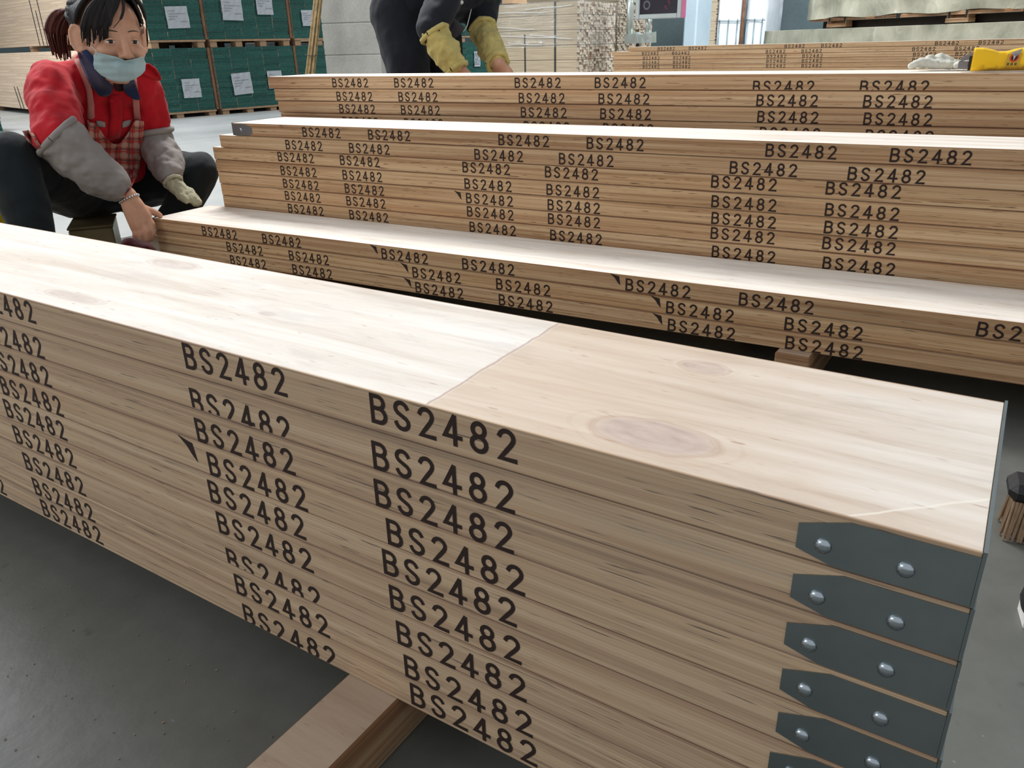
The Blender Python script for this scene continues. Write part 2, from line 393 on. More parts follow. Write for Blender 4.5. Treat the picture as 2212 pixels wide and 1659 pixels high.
ORD = ['top', 'second', 'third', 'fourth', 'fifth', 'sixth', 'seventh', 'eighth', 'ninth', 'tenth', 'eleventh', 'twelfth', 'thirteenth', 'fourteenth']

# steel end band: front tab with clipped corners, end plate, back tab
def band_mesh(name, flip=False, short=1.0):
    bm = bmesh.new(); k = short
    poly = [(0, -.0035), (-.067*k, -.0035), (-.096*k, -.013), (-.096*k, -.0305), (-.074*k, -.0368), (0, -.0368)]
    T = 0.0011
    R = Matrix(((1, 0, 0, 0), (0, 0, -1, 0), (0, 1, 0, 0), (0, 0, 0, 1)))   # (x, y) of the tab -> (x, z)
    prism(bm, [(x, z) for x, z in poly], 0.0002, T, R)
    prism(bm, [(x, z) for x, z in poly], -PWD-T, -PWD-0.0002, R)
    box(bm, (0.0002, -T, -.0370), (0.0022, PWD+T, 0.0004))
    if flip:
        for v in bm.verts: v.co.x = -v.co.x
        bmesh.ops.reverse_faces(bm, faces=bm.faces)
    me = bpy.data.meshes.new(name); bm.to_mesh(me); bm.free(); me.materials.append(M['steel']); return me
BAND = band_mesh('end_band'); BAND_L = band_mesh('end_band', True, 0.85)
bm = bmesh.new()
bmesh.ops.create_uvsphere(bm, u_segments=12, v_segments=6, radius=0.0052, matrix=Matrix.Diagonal((1, 0.55, 1, 1)))
NAIL = bpy.data.meshes.new('nail'); bm.to_mesh(NAIL); bm.free(); NAIL.materials.append(M['nail'])
for p in NAIL.polygons: p.use_smooth = True

# front stack: nine planks, right ends in view
A_END = [0, .001, .0015, .003, .0045, .003, .005, .004, .006]
A3 = [(-.4445, .0095), (-.448, .0172), (-.450, .0176), (-.440, .0163), (-.449, .0142), (-.445, .0145), (-.441, .0240), (-.435, .0186), (-.431, .0128)]
A_CUT = {(1, 1): 15, (6, 1): 22, (8, 1): 8}    # share of the print lost at the lower edge
A_LAB = ['top plank of the nearest stack, with knots and a banded right end', 'second plank down in the nearest stack, its print cut off below', 'third plank down in the nearest stack, small dark hole in its upper edge',
         'fourth plank down in the nearest stack, dark wedge smear before its print', 'fifth plank down in the nearest stack of banded planks', 'sixth plank down in the nearest stack of banded planks',
         'seventh plank down in the nearest stack, with half-lost print', 'eighth plank down in the nearest stack, last but one', 'bottom plank of the nearest stack, lying on the timber bearer']
for i in range(9):
    xl = A_END[i] - PL; z = 0.402 - PT*(i+1)
    p = plank(xl, 0, 0, z, A_LAB[i], 'banded planks of the nearest stack', PM_TOP if i == 0 else PM_A, jitter=0.0 if i == 0 else random.uniform(-.0002, .0006))
    x3, o3 = A3[i]; s3 = x3 - xl
    for k, x in enumerate((s3, s3-PAIR, s3-PERIOD, s3-PERIOD-PAIR, s3-2*PERIOD)):
        c = A_CUT.get((i, k), 0); below = .0124 + c/100*TH if c else min(.0120, o3 - .005)
        obj('lettering', TEXT[c], None, p, (x, -0.0004, PT - 0.0006 - below))
    if i == 3: smear(p, s3-PAIR-.024, .026, 1.25)
    b = obj('end_band', BAND, None, p, (PL, 0, PT-0.0006)); b['label'] = 'galvanised steel band nailed round the plank end'
    for x in (-.080, -.035):
        obj('nail', NAIL, None, b, (x + random.uniform(-.001, .001), -.0012, -.0235 + random.uniform(-.001, .001)))
# middle low stack: three planks, the top one being slid along by the worker
BY, BA, BZ = 1.1203, 0.05256, 0.19870
B_X = [-2.253, -2.255, -2.251]
B_T = [(-2.040, .0095, 0), (-1.946, .0092, .0006), (-1.940, .0095, .0008)]
B_LAB = ['plank gripped by the seated worker, top of the low three-plank stack', 'middle plank of the low three-plank stack', 'bottom plank of the low three-plank stack, lying on a short bearer']
for i in range(3):
    p = plank(B_X[i], BY, BA, BZ - PT*(i+1), B_LAB[i], 'planks of the low stack')
    x0, o0, sl = B_T[i]; s = (x0 - B_X[i])*1.0018
    stamp(p, [s + k*PERIOD + q*PAIR for k in range(4) for q in (0, 1)], o0, sl)
    for k in ((1, 2) if i == 0 else (1, 2)): smear(p, s + k*PERIOD - .018, PT - o0 - .002, 1.15)
# tall stack behind it
CY, CA, CZ = 1.36008, 0.05256, 0.4591
C_X = [-2.124, -2.191, -2.230, -2.228, -2.225, -2.222, -2.221, -2.218, -2.216, -2.214]
C_T = [(-1.836, .0075), (-1.910, .0075), (-1.949, .0065), (-1.945, .0085), (-1.942, .009), (-1.941, .0085), (-1.935, .0085), (-1.93, .012), None, None]
for i in range(10):
    lab = 'top plank of the tall stack, steel cap on its left end' if i == 0 else ('bottom plank of the tall stack, hidden behind the low stack' if i == 9 else ORD[i] + ' plank down in the tall stack behind the low one')
    p = plank(C_X[i], CY, CA, CZ - PT*(i+1), lab, 'planks of the tall stack')
    if C_T[i]:
        s = (C_T[i][0] - C_X[i])*1.0014
        stamp(p, [s + k*PERIOD + q*PAIR for k in range(4) for q in (0, 1)], C_T[i][1], 0.0016*math.sin(i*2.3))
    if i == 4: smear(p, s + PERIOD - .02, PT - .014, 1.1)
    if i == 0:
        b = obj('end_band', BAND_L, None, p, (0, 0, PT-0.0006)); b['label'] = 'dull steel cap on the left end'
        obj('nail', NAIL, None, b, (.035, -.0012, -.020))
# third stack, the second worker leans over it
DY, DA, DZ = 1.67365, 0.07052, 0.58147
D_X = [-2.239, -2.218, -2.208, -2.202] + [-2.20 + .002*k for k in range(9)]
D_T = [(-1.962, .0075, .0060), (-1.950, .0105, .0004), (-1.944, .0105, .0006), (-1.935, .0115, 0)]
for i in range(13):
    lab = 'top plank of the third stack, under the yellow tool and the gloves' if i == 0 else ('bottom plank of the third stack, hidden behind the tall one' if i == 12 else ORD[i] + ' plank down in the third stack')
    p = plank(D_X[i], DY, DA, DZ - PT*(i+1), lab, 'planks of the third stack')
    if i < 4:
        s = (D_T[i][0] - D_X[i])*1.0025
        xs = [s + k*PERIOD + q*PAIR for k in range(4) for q in (0, 1)]
        if i == 0: stamp(p, xs[:4], .0085); stamp(p, xs[4:], .0175)
        else: stamp(p, xs, D_T[i][1], D_T[i][2])
# low stack behind the third one, under the bending worker's hands
FZ = .066 + 11*PT
for i in range(11):
    plank(-2.03 + .004*math.sin(i*3), 2.262, DA, FZ - PT*(i+1), ('top plank of the stack hidden behind the third stack, under the bending worker\'s hands' if i == 0 else ORD[i] + ' plank down in the stack hidden behind the third stack'), 'planks of the hidden stack')
# far stack across the aisle
EY, EA, EZ = 6.97052, 0.0119, 0.61531
E_X = [-3.406, -3.567, -3.547, -3.548, -3.548] + [-3.55 + .002*k for k in range(9)]
E_T = [-3.104, -3.259, -3.247, -3.247, -3.245]
for i in range(14):
    lab = 'top plank of the far stack, set back at its left end' if i == 0 else ('bottom plank of the far stack, hidden from view' if i == 13 else ORD[i] + ' plank down in the far stack below the tarpaulins')
    p = plank(E_X[i], EY, EA, EZ - PT*(i+1), lab, 'planks of the far stack')
    if i < 5:
        s = E_T[i] - E_X[i]
        stamp(p, [s + k*1.150 + q*.2985 for k in range(3) for q in (0, 1)], [.0095, .0105, .0108, .0112, .0115][i], 0.0, 1.14)

# timber bearers under the stacks
def bearer(x, y0, y1, h, wd, label, rz=0.0):
    bm = bmesh.new(); box(bm, (-wd/2, y0, 0), (wd/2, y1, h), 0.003)
    o = obj('timber_bearer', bm, M['bearer'], None, (x, 0, 0)); return tag(o, label, 'timber', 'timber bearers under the stacks')
bearer(-.483, -.50, .30, 0.402-9*PT-0.0003, .070, 'timber bearer jutting out under the nearest stack at the bottom edge')
bearer(-3.1, -.10, .30, 0.402-9*PT-0.0003, .070, 'timber bearer under the far end of the nearest stack, hidden')
bearer(-.338, 1.075, 1.33, BZ-3*PT-0.0003, .068, 'short bearer with a dark-stained end under the low stack')
bearer(-1.95, 1.03, 1.225, BZ-3*PT-0.0003, .068, 'bearer under the low stack near the seated worker')
for x, nm in ((-.55, 'right'), (-1.9, 'left')):
    bearer(x, CY+CA*x-.0, CY+CA*x+.25, CZ-10*PT-0.0003, .07, 'bearer under the %s part of the tall stack' % nm)
    bearer(x-.02, DY+DA*x-.0, DY+DA*x+.25, DZ-13*PT-0.0003, .07, 'bearer under the %s part of the third stack' % nm)
    bearer(x+.03, 2.262+DA*x, 2.262+DA*x+0.24, .0657, .07, 'bearer under the %s part of the hidden stack' % nm)
    bearer(x-1.2, EY-.05, EY+.27, EZ-14*PT-0.0003, .07, 'bearer under the %s part of the far stack' % nm)
# ------------------------------------------------------------------ packs of green-ended planks along the far aisle
RA = -0.19973
def row_pt(y): return (-8.045 + (y-5.09)*0.2024, y)
GL, GW, GT = 5.5, 0.200, 0.03800
def green_mesh():
    bm = bmesh.new(); box(bm, (-GL, 0.0006, 0), (0, GW+0.0024, GT-0.0012), 0.0008)
    me = bpy.data.meshes.new('plank'); bm.to_mesh(me); bm.free(); me.materials.append(M['green_plank']); return me
GM = green_mesh()
PB = bpy.data.meshes.new('deck_board'); bm = bmesh.new(); box(bm, (-1.0, 0, 0), (0.02, 1.0, 0.02)); bm.to_mesh(PB); bm.free(); PB.materials.append(M['pallet'])
PK = bpy.data.meshes.new('block'); bm = bmesh.new(); box(bm, (-0.12, -.04, 0), (0.0, .04, 1.0), 0.0); bm.to_mesh(PK); bm.free(); PK.materials.append(M['pallet'])
def pallet(x, y, z, ln, h, label, top=True):
    t = thing('pallet', label, 'pallet', (x, y, z), RA, 'pallets under the green-ended planks')
    for dx in (0, -1.9, -3.8):
        if top:
            o = obj('deck_board', PB, None, t, (dx, 0, h-0.02)); o.scale = (0.12 if dx == 0 else .1, ln, 1)
        n = max(2, int(ln/0.34)+1)
        for k in range(n):
            o = obj('block', PK, None, t, (dx - .01, .05 + (ln-.10)*k/(n-1), 0)); o.scale = (1, 1, h-0.02 if top else h)
    return t
def green_pack(y, ncol, z, label, nrow=17, board=True, z_end=None):
    x0, y0 = row_pt(y)
    t = thing('plank_pack', label, 'plank pack', (x0, y0, z), RA, 'packs of green-ended planks')
    for c in range(ncol):
        for r in range(nrow):
            obj('plank', GM, None, t, (random.gauss(-0.006, 0.0035), c*GW*1.02, r*GT))
    if board:
        bm = bmesh.new(); box(bm, (-.05, ncol*GW*1.02+0.004, 0), (0.006, ncol*GW*1.02+0.030, nrow*GT), 0.002)
        obj('edge_board', bm, M['brown_board'], t)
    return t
LZ, UZ = 0.063, 0.790
packs = [(4.50, 6, 0, 'green-ended plank pack on the floor, behind the seated worker'),
         (5.765, 5, 0, 'green-ended plank pack on the floor, two paper sheets on its face'),
         (6.80, 5, 0, 'green-ended plank pack on the floor beside the concrete column'),
         (9.15, 5, 0, 'green-ended plank pack on the floor behind the bending worker'),
         (5.10, 3, 1, 'green-ended plank pack on top, corner with pale long side, three columns'),
         (5.745, 5, 1, 'green-ended plank pack on top, with two paper sheets side by side'),
         (6.80, 5, 1, 'green-ended plank pack on top, behind the bundle of sticks'),
         (9.15, 5, 1, 'green-ended plank pack on top, behind the bending worker')]
for y, n, up, lab in packs:
    z = UZ if up else LZ
    green_pack(y, n, z, lab)
    x0, y0 = row_pt(y)
    ln = n*GW*1.02
    pl = {0: 'low pallet on the floor under the pack behind the seated worker', 1: 'low pallet on the floor under the pack with two paper sheets', 2: 'low pallet on the floor under the pack beside the concrete column',
          3: 'low pallet on the floor behind the bending worker', 4: 'pallet under the upper corner pack with the pale long side', 5: 'pallet under the upper pack with two paper sheets side by side',
          6: 'pallet under the upper pack behind the stick bundle', 7: 'pallet under the upper pack behind the bending worker'}[packs.index((y, n, up, lab))]
    if up: pallet(x0, y0, LZ+17*GT+0.001, ln, UZ-LZ-17*GT-0.002, pl)
    else: pallet(x0, y0, 0, ln, LZ-0.001, pl)
# straps round the pale sides
def strap_line(pack_y, pts, label):
    x0, y0 = row_pt(pack_y); a = Vector((-math.cos(RA), -math.sin(RA), 0)); n = Vector((math.sin(RA), -math.cos(RA), 0))
    bm = bmesh.new()
    (s0, z0), (s1, z1) = pts
    for k, s in ((0, 0), ):
        p0 = Vector((x0, y0, z0)) + a*s0 + n*0.0035; p1 = Vector((x0, y0, z1)) + a*s1 + n*0.0035
        d = a*0.010
        vs = [bm.verts.new(q) for q in (p0-d, p0+d, p1+d, p1-d)]; vs2 = [bm.verts.new(q.co - n*0.002) for q in vs]
        bm.faces.new(vs); bm.faces.new(vs2[::-1])
        for i in range(4): bm.faces.new((vs[i], vs2[i], vs2[(i+1) % 4], vs[(i+1) % 4]))
    o = obj('steel_strap', bm, M['strap']); return tag(o, label, 'strap', 'straps on the pale plank sides')
strap_line(5.10, ((3.45, UZ), (3.45, UZ+.645)), 'left one of three dark straps on the upper pale pack')
strap_line(5.10, ((3.30, UZ), (3.30, UZ+.42)), 'shorter middle one of three dark straps on the upper pale pack')
strap_line(5.10, ((3.16, UZ), (3.16, UZ+.645)), 'right one of three dark straps on the upper pale pack')
strap_line(4.50, ((2.74, LZ), (2.80, LZ+.26)), 'left dark strap low on the lower pale pack')
strap_line(4.50, ((2.62, LZ), (2.68, LZ+.26)), 'right dark strap low on the lower pale pack')

# paper sheets taped to the green ends, with unreadable rows of print
def sheet(y, z, wd, ht, roll, label, dark=False):
    x0, y0 = row_pt(y); nx = Vector((math.cos(RA), math.sin(RA), 0)); ty = Vector((-math.sin(RA), math.cos(RA), 0))
    t = bmesh.new(); N = 6
    def P(a, b):   # a across 0..1, b up 0..1
        u, v = (a-.5)*wd, (b-.5)*ht; u, v = u*math.cos(roll)-v*math.sin(roll), u*math.sin(roll)+v*math.cos(roll)
        return u, v
    g = [[t.verts.new(Vector((0.016 + 0.003*math.sin(3*i+j*1.7+y*9), 0, 0)) + Vector((0, P(i/N, j/N)[0], P(i/N, j/N)[1]))) for j in range(N+1)] for i in range(N+1)]
    for i in range(N):
        for j in range(N): t.faces.new((g[i][j], g[i+1][j], g[i+1][j+1], g[i][j+1]))
    ex = bmesh.ops.solidify(t, geom=t.faces[:], thickness=0.0008)
    o = obj('paper_sheet', t, M['paper'], None, (x0, y0, z)); o.rotation_euler = (0, 0, RA)
    tag(o, label, 'paper sheet', 'paper sheets on the plank packs')
    b = bmesh.new()
    rows = [(.10, .42, .80), (.10, .86, .66), (.10, .50, .54), (.10, .38, .42), (.56, .94, .30)]
    if dark: rows = [(.08, .9, .92-.085*k) for k in range(10)]
    for a0, a1, vv in rows:
        h = .018 if not dark else .03; n = 9
        for k in range(n):
            if dark and random.random() < .3: continue
            s0 = a0 + (a1-a0)*k/n; s1 = s0 + (a1-a0)/n*random.uniform(.55, .95)
            q = [P(s0, vv-h), P(s1, vv-h), P(s1, vv+h), P(s0, vv+h)]
            b.faces.new([b.verts.new((0.0215, u, v)) for u, v in q])
    obj('faint_print', b, M['faint_ink'], o)['kind'] = 'stuff'
sheet(5.43, 1.010, .245, .212, 0.03, 'paper sheet on the upper pack nearest the worker in red')
sheet(6.06, 1.095, .245, .225, -0.02, 'paper sheet on the second upper pack, left of its pair')
sheet(6.46, 1.150, .205, .215, 0.0, 'paper sheet on the second upper pack, right of its pair')
sheet(7.02, 1.010, .190, .172, 0.02, 'paper sheet on the upper pack partly behind the stick bundle')
sheet(5.45, .300, .205, .195, 0.0, 'paper sheet low on the first floor pack')
sheet(6.05, .320, .240, .230, 0.05, 'crinkled paper sheet on the second floor pack')
sheet(6.47, .345, .190, .195, 0.0, 'paper sheet half hidden by the end of the third stack')
sheet(9.74, .480, .120, .205, 0.0, 'paper sheet covered in print, seen past the bending worker', True)

# a low green-painted bundle at the left edge
t = thing('green_bundle', 'low bundle of green-ended planks at the left edge behind the knee', 'plank pack', (-8.52, 3.30, 0.0))
for c in range(2):
    for r in range(7): obj('plank', GM, None, t, (random.uniform(-.02, .0), c*.205-.06, r*GT))

# ------------------------------------------------------------------ bundle of sticks leaning on the column
t = thing('stick_bundle', 'bundle of thin brown sticks leaning on the concrete column', 'sticks', (-4.995, 4.20, 0))
M['stick'] = simple('dry_stick', rgb(132, 112, 76), 0.8, var=0.35, scale=25)
for k in range(17):
    a = 2*math.pi*k/17*2.4; r0 = .040*math.sqrt((k+1)/17); r1 = r0*.75
    x0, y0 = r0*math.cos(a), r0*math.sin(a)*.8
    bm = bmesh.new()
    tube(bm, smooth_path([(x0*1.15, y0*1.15, 0.0), (x0*.95+.006, .17+y0, .5), (x0*.8-.012+random.uniform(-.01, .01), .39+r1*math.sin(a), 1.1), (x0*1.1-.015, .625+r1*math.sin(a), 1.75+random.uniform(-.1, .1))], 3), random.uniform(.007, .010), 6)
    obj('stick', bm, M['stick'], t, smooth=True)
for zc, yc in ((.62, .215), (1.35, .48)):
    bm = bmesh.new(); tube(bm, [(.052*math.cos(q*.5236), yc+.050*math.sin(q*.5236), zc + .006*math.sin(q)) for q in range(13)], .003, 5, False)
    obj('tie_wire', bm, M['strap'], t)

# ------------------------------------------------------------------ packs of thin battens, wrapped in film
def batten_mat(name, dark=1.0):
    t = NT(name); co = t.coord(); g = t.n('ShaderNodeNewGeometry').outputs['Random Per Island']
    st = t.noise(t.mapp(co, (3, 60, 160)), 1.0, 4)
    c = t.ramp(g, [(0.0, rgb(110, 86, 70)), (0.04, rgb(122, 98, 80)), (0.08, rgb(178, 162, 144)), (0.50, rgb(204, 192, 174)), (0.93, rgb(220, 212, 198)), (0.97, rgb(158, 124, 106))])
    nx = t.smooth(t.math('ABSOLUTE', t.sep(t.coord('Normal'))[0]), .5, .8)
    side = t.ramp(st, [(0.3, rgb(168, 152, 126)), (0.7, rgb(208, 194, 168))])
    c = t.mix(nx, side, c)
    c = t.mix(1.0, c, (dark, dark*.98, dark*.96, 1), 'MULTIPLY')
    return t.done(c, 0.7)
def film_mat(name, alpha=0.25, tint=rgb(225, 232, 236)):
    t = NT(name); m = t.m; nt = t.t
    tr = t.n('ShaderNodeBsdfTransparent'); gl = t.n('ShaderNodeBsdfGlossy'); gl.inputs['Roughness'].default_value = 0.12; gl.inputs['Color'].default_value = tint
    df = t.n('ShaderNodeBsdfDiffuse'); df.inputs['Color'].default_value = tint
    mx = t.n('ShaderNodeMixShader'); mx.inputs[0].default_value = 0.55; t.l(df.outputs[0], mx.inputs[1]); t.l(gl.outputs[0], mx.inputs[2])
    wr = t.noise(t.mapp(t.coord(), (5, 5, 22)), 1.0, 4, .6, 1.5)
    f = t.n('ShaderNodeMixShader'); t.l(t.math('ADD', alpha*.5, t.math('MULTIPLY', t.smooth(wr, .55, .75), alpha*1.6)), f.inputs[0])
    t.l(tr.outputs[0], f.inputs[1]); t.l(mx.outputs[0], f.inputs[2]); t.l(f.outputs[0], t.out.inputs[0])
    b = t.n('ShaderNodeBump'); b.inputs['Strength'].default_value = 0.9; b.inputs['Distance'].default_value = 0.02; t.l(wr, b.inputs['Height']); t.l(b.outputs[0], gl.inputs['Normal'])
    return m
M['batten'] = batten_mat('batten_wood'); M['batten_shade'] = batten_mat('batten_wood_shaded', 0.66); M['film'] = film_mat('stretch_film', 0.22); M['film_white'] = simple('white_film', rgb(232, 238, 244), 0.35, var=0.04, scale=6, bump=0.5, bscale=18)
def batten_pack(x, y, ln, wd, h, m, label, seed, z0=0.08):
    rr = random.Random(seed)
    t = thing('batten_pack', label, 'batten pack', (x, y, 0), 0, 'packs of thin battens')
    bm = bmesh.new(); s, sw = 0.0235, 0.046
    nc, nr = int(wd/sw), int((h-z0)/s)
    for r in range(nr):
        lay = 0.0035 if r % 6 == 0 else 0.0
        for c in range(nc):
            inner = 1 < c and r < nr-1
            x0 = -0.10 if inner else -ln
            e = rr.gauss(0, .005)
            box(bm, (x0, c*sw + .0010, z0 + r*s + lay), (e, (c+1)*sw - .0010, z0 + (r+1)*s - .0008))
    o = obj('batten', bm, m, t); o['kind'] = 'stuff'
    bm = bmesh.new(); box(bm, (-ln+.02, 2*sw, z0+.001), (-.10, nc*sw-.01, z0+(nr-1)*s)); obj('core', bm, m, t)
    for k in (0, .45, .9):
        bm = bmesh.new(); box(bm, (-ln+.03, k*(wd-.1), 0), (-.03, k*(wd-.1)+.1, z0-.001), .002); obj('skid', bm, M['pallet'], t)
    return t, nr*s + z0
bp, bh = batten_pack(-4.09, 7.20, 1.06, .88, 1.06, M['batten'], 'pale batten pack wrapped in clear film with black straps', 3)
for sx_, z0_, z1_, wv in ((-.985, .02, bh, .016), (-.255, .02, bh, .018), (-.62, .02, bh*.72, .014)):
    bm = bmesh.new(); box(bm, (sx_-wv/2, -.0045, z0_), (sx_+wv/2, -.0025, z1_ + .004))
    if z1_ == bh: box(bm, (sx_-wv/2, -.0045, bh+.0035), (sx_+wv/2, .885, bh+.0055))
    o = obj('black_strap', bm, M['strap'], bp)
bm = bmesh.new()
zs = [bh*.60, bh*.72, bh*.86, bh+.010]
loops = []
for z in zs:
    k = 0.008 + 0.003*math.sin(z*31)
    loops.append([bm.verts.new(p) for p in ((-1.06-k, -k, z), (k, -k, z), (k+.002, .88+k, z), (-1.06-k, .88+k, z))])
for a, b in zip(loops, loops[1:]):
    for i in range(4): bm.faces.new((a[i], a[(i+1) % 4], b[(i+1) % 4], b[i]))
bm.faces.new(loops[-1])
bmesh.ops.subdivide_edges(bm, edges=bm.edges[:], cuts=3, use_grid_fill=True)
for v in bm.verts: v.co += Vector((random.gauss(0, .002), -abs(random.gauss(0, .002)) if v.co.y < .2 else abs(random.gauss(0, .002)), 0))
obj('clear_film', bm, M['film'], bp, smooth=True)
M['gleam'] = simple('creased_film', rgb(236, 240, 240), 0.25, var=0.03)
for (a, za, b, zb) in ((-.98, .83, -.50, .80), (-.95, .965, -.30, .955), (-.55, .745, -.05, .700), (-1.0, .745, -.25, .715), (-.80, .665, -.40, .650), (-.60, .985, -.05, 1.01)):
    bm = bmesh.new(); tube(bm, smooth_path([(a, -.013, za), ((a*2+b)/3, -.014, (za*2+zb)/3+.004), ((a+2*b)/3, -.014, (za+2*zb)/3-.003), (b, -.013, zb)], 3), .0032, 5)
    obj('film_crease', bm, M['gleam'], bp, smooth=True)
batten_pack(-4.17, 8.30, 1.2, .98, 1.65, M['batten_shade'], 'tall shaded batten pack standing behind the film-wrapped one', 5)  # this pack's shade is put into its wood colour
# green pack and carton on top of the film-wrapped battens
M['carton'] = simple('carton_board', rgb(196, 164, 132), 0.75, var=0.06, scale=10)
def carton(x, y, z, sx_, sy_, sz_, m, label):
    bm = bmesh.new(); box(bm, (0, 0, 0), (sx_, sy_, sz_), .004); o = obj('carton', bm, m, None, (x, y, z)); tag(o, label, 'carton')
    bm = bmesh.new(); box(bm, (-.001, sy_/2-.025, sz_), (sx_+.001, sy_/2+.025, sz_+.0008)); obj('packing_tape', bm, M['brown_board'], o)
carton(-5.05, 7.30, bh+.014, .13, .3, .16, M['carton'], 'small brown carton on the film-wrapped battens')

# ------------------------------------------------------------------ framed board on a film-wrapped stand
t = thing('display_stand', 'film-wrapped steel stand carrying the framed board', 'stand', (-3.60, 7.92, 0))
M['wrap'] = simple('wrapped_metal', rgb(186, 196, 192), 0.28, 0.55, var=0.12, scale=12, bump=0.8, bscale=22)
M['frame'] = simple('frame_aluminium', rgb(186, 196, 196), 0.4, 0.3, var=0.05, scale=8)
def yp(u, v, y):
    d = CF + CR*((u-PW/2)/FPX) - CU*((v-PH/2)/FPX); return CAM + d*((y-CAM.y)/d.y)
o0 = Vector((-3.60, 7.92, 0))
bm = bmesh.new()
p = [yp(1363, -40, 7.92)-o0, yp(1361, 40, 7.92)-o0, yp(1360, 84, 7.92)-o0]
tube(bm, p, [.036, .036, .042], 12)
obj('upright', bm, M['wrap'], t, smooth=True)
bm = bmesh.new(); a = yp(1400, 84, 7.92)-o0; b = yp(1400, 30, 7.92)-o0
tube(bm, [a, b], .026, 12); obj('upright', bm, M['wrap'], t, smooth=True)
a = yp(1353, 95, 7.92)-o0; b = yp(1413, 92, 7.92)-o0
bm = bmesh.new(); n = 8
rings = []
for k in range(n+1):
    q = a.lerp(b, k/n); hgt = .105 + .007*math.sin(k*2.4) - (.014 if k in (4, 5) else 0); dd = .06 + .006*math.sin(k*3.1)
    rings.append([bm.verts.new(q + Vector((0, yy, zz))) for yy, zz in ((-dd, 0), (dd, 0), (dd*.8, hgt), (-dd*.8, hgt*.93))])
for r1, r2 in zip(rings, rings[1:]):
    for i in range(4): bm.faces.new((r1[i], r1[(i+1) % 4], r2[(i+1) % 4], r2[i]))
bm.faces.new(rings[0][::-1]); bm.faces.new(rings[-1])
obj('wrapped_base', bm, M['wrap'], t)
bm = bmesh.new(); q = (a+b)/2 - Vector((.03, 0, 0)); tube(bm, [Vector((q.x, q.y, q.z+.01)), Vector((q.x, q.y, 0.012))], .016, 10); box(bm, (q.x-.20, q.y-.18, 0), (q.x+.20, q.y+.18, .014), .004)
obj('post', bm, M['strap'], t)
# the board
P0, P1 = yp(1373, 43, 7.86), yp(1471, 38, 7.86)
bw, bz = (P1.x - P0.x), (P0.z+P1.z)/2; bhh = 0.62; fr = .046
t = thing('framed_board', 'dark glazed board in a grey frame with pink tape on its side', 'board', (P0.x, 7.86, bz), 0.03)
for a, b in (((0, -.02, 0), (fr, .02, bhh)), ((bw-fr, -.02, 0), (bw, .02, bhh)), ((fr, -.02, 0), (bw-fr, .02, fr)), ((fr, -.02, bhh-fr), (bw-fr, .02, bhh))):
    bm = bmesh.new(); box(bm, a, b, .006); obj('frame_rail', bm, M['frame'], t)
M['glass'] = simple('dark_glass', rgb(46, 40, 50), 0.12, var=0.25, scale=4)
bm = bmesh.new(); box(bm, (fr-.005, .0, fr-.005), (bw-fr+.005, .012, bhh-fr+.005)); obj('glass_pane', bm, M['glass'], t)
M['pink'] = simple('pink_tape', rgb(206, 116, 156), 0.6, var=0.05)
bm = bmesh.new(); box(bm, (bw+.001, -.016, .0), (bw+.046, -.012, bhh)); obj('pink_tape', bm, M['pink'], t)
M['ring'] = simple('faded_print', rgb(92, 96, 104), 0.5, var=0.1)
bm = bmesh.new(); c = Vector((fr+.072, -.0015, fr+.085)); prev = None
for k in range(25):
    a = 2*math.pi*k/24; q = [bm.verts.new(c + Vector((math.cos(a)*r, 0, math.sin(a)*r*1.15))) for r in (.024, .038)]
    if prev: bm.faces.new((prev[0], q[0], q[1], prev[1]))
    prev = q
obj('ring_print', bm, M['ring'], t)
M['redink'] = simple('dim_red_print', rgb(112, 40, 62), 0.5, var=0.2)
bm = bmesh.new()
for k in range(4):
    for (a, b, c_, d) in ((0, 0, .030, .008), (0, .022, .030, .030), (.011, -.006, .019, .040)):
        o_ = Vector((bw-.175 + k*.030, -.0015, fr+.035 + k*.048)); R_ = Matrix.Rotation(-.55, 3, 'Y')
        q = [o_ + R_ @ Vector((x_, 0, z_)) for x_, z_ in ((a, b), (c_, b), (c_, d), (a, d))]
        bm.faces.new([bm.verts.new(v) for v in q])
obj('slanted_red_print', bm, M['redink'], t)

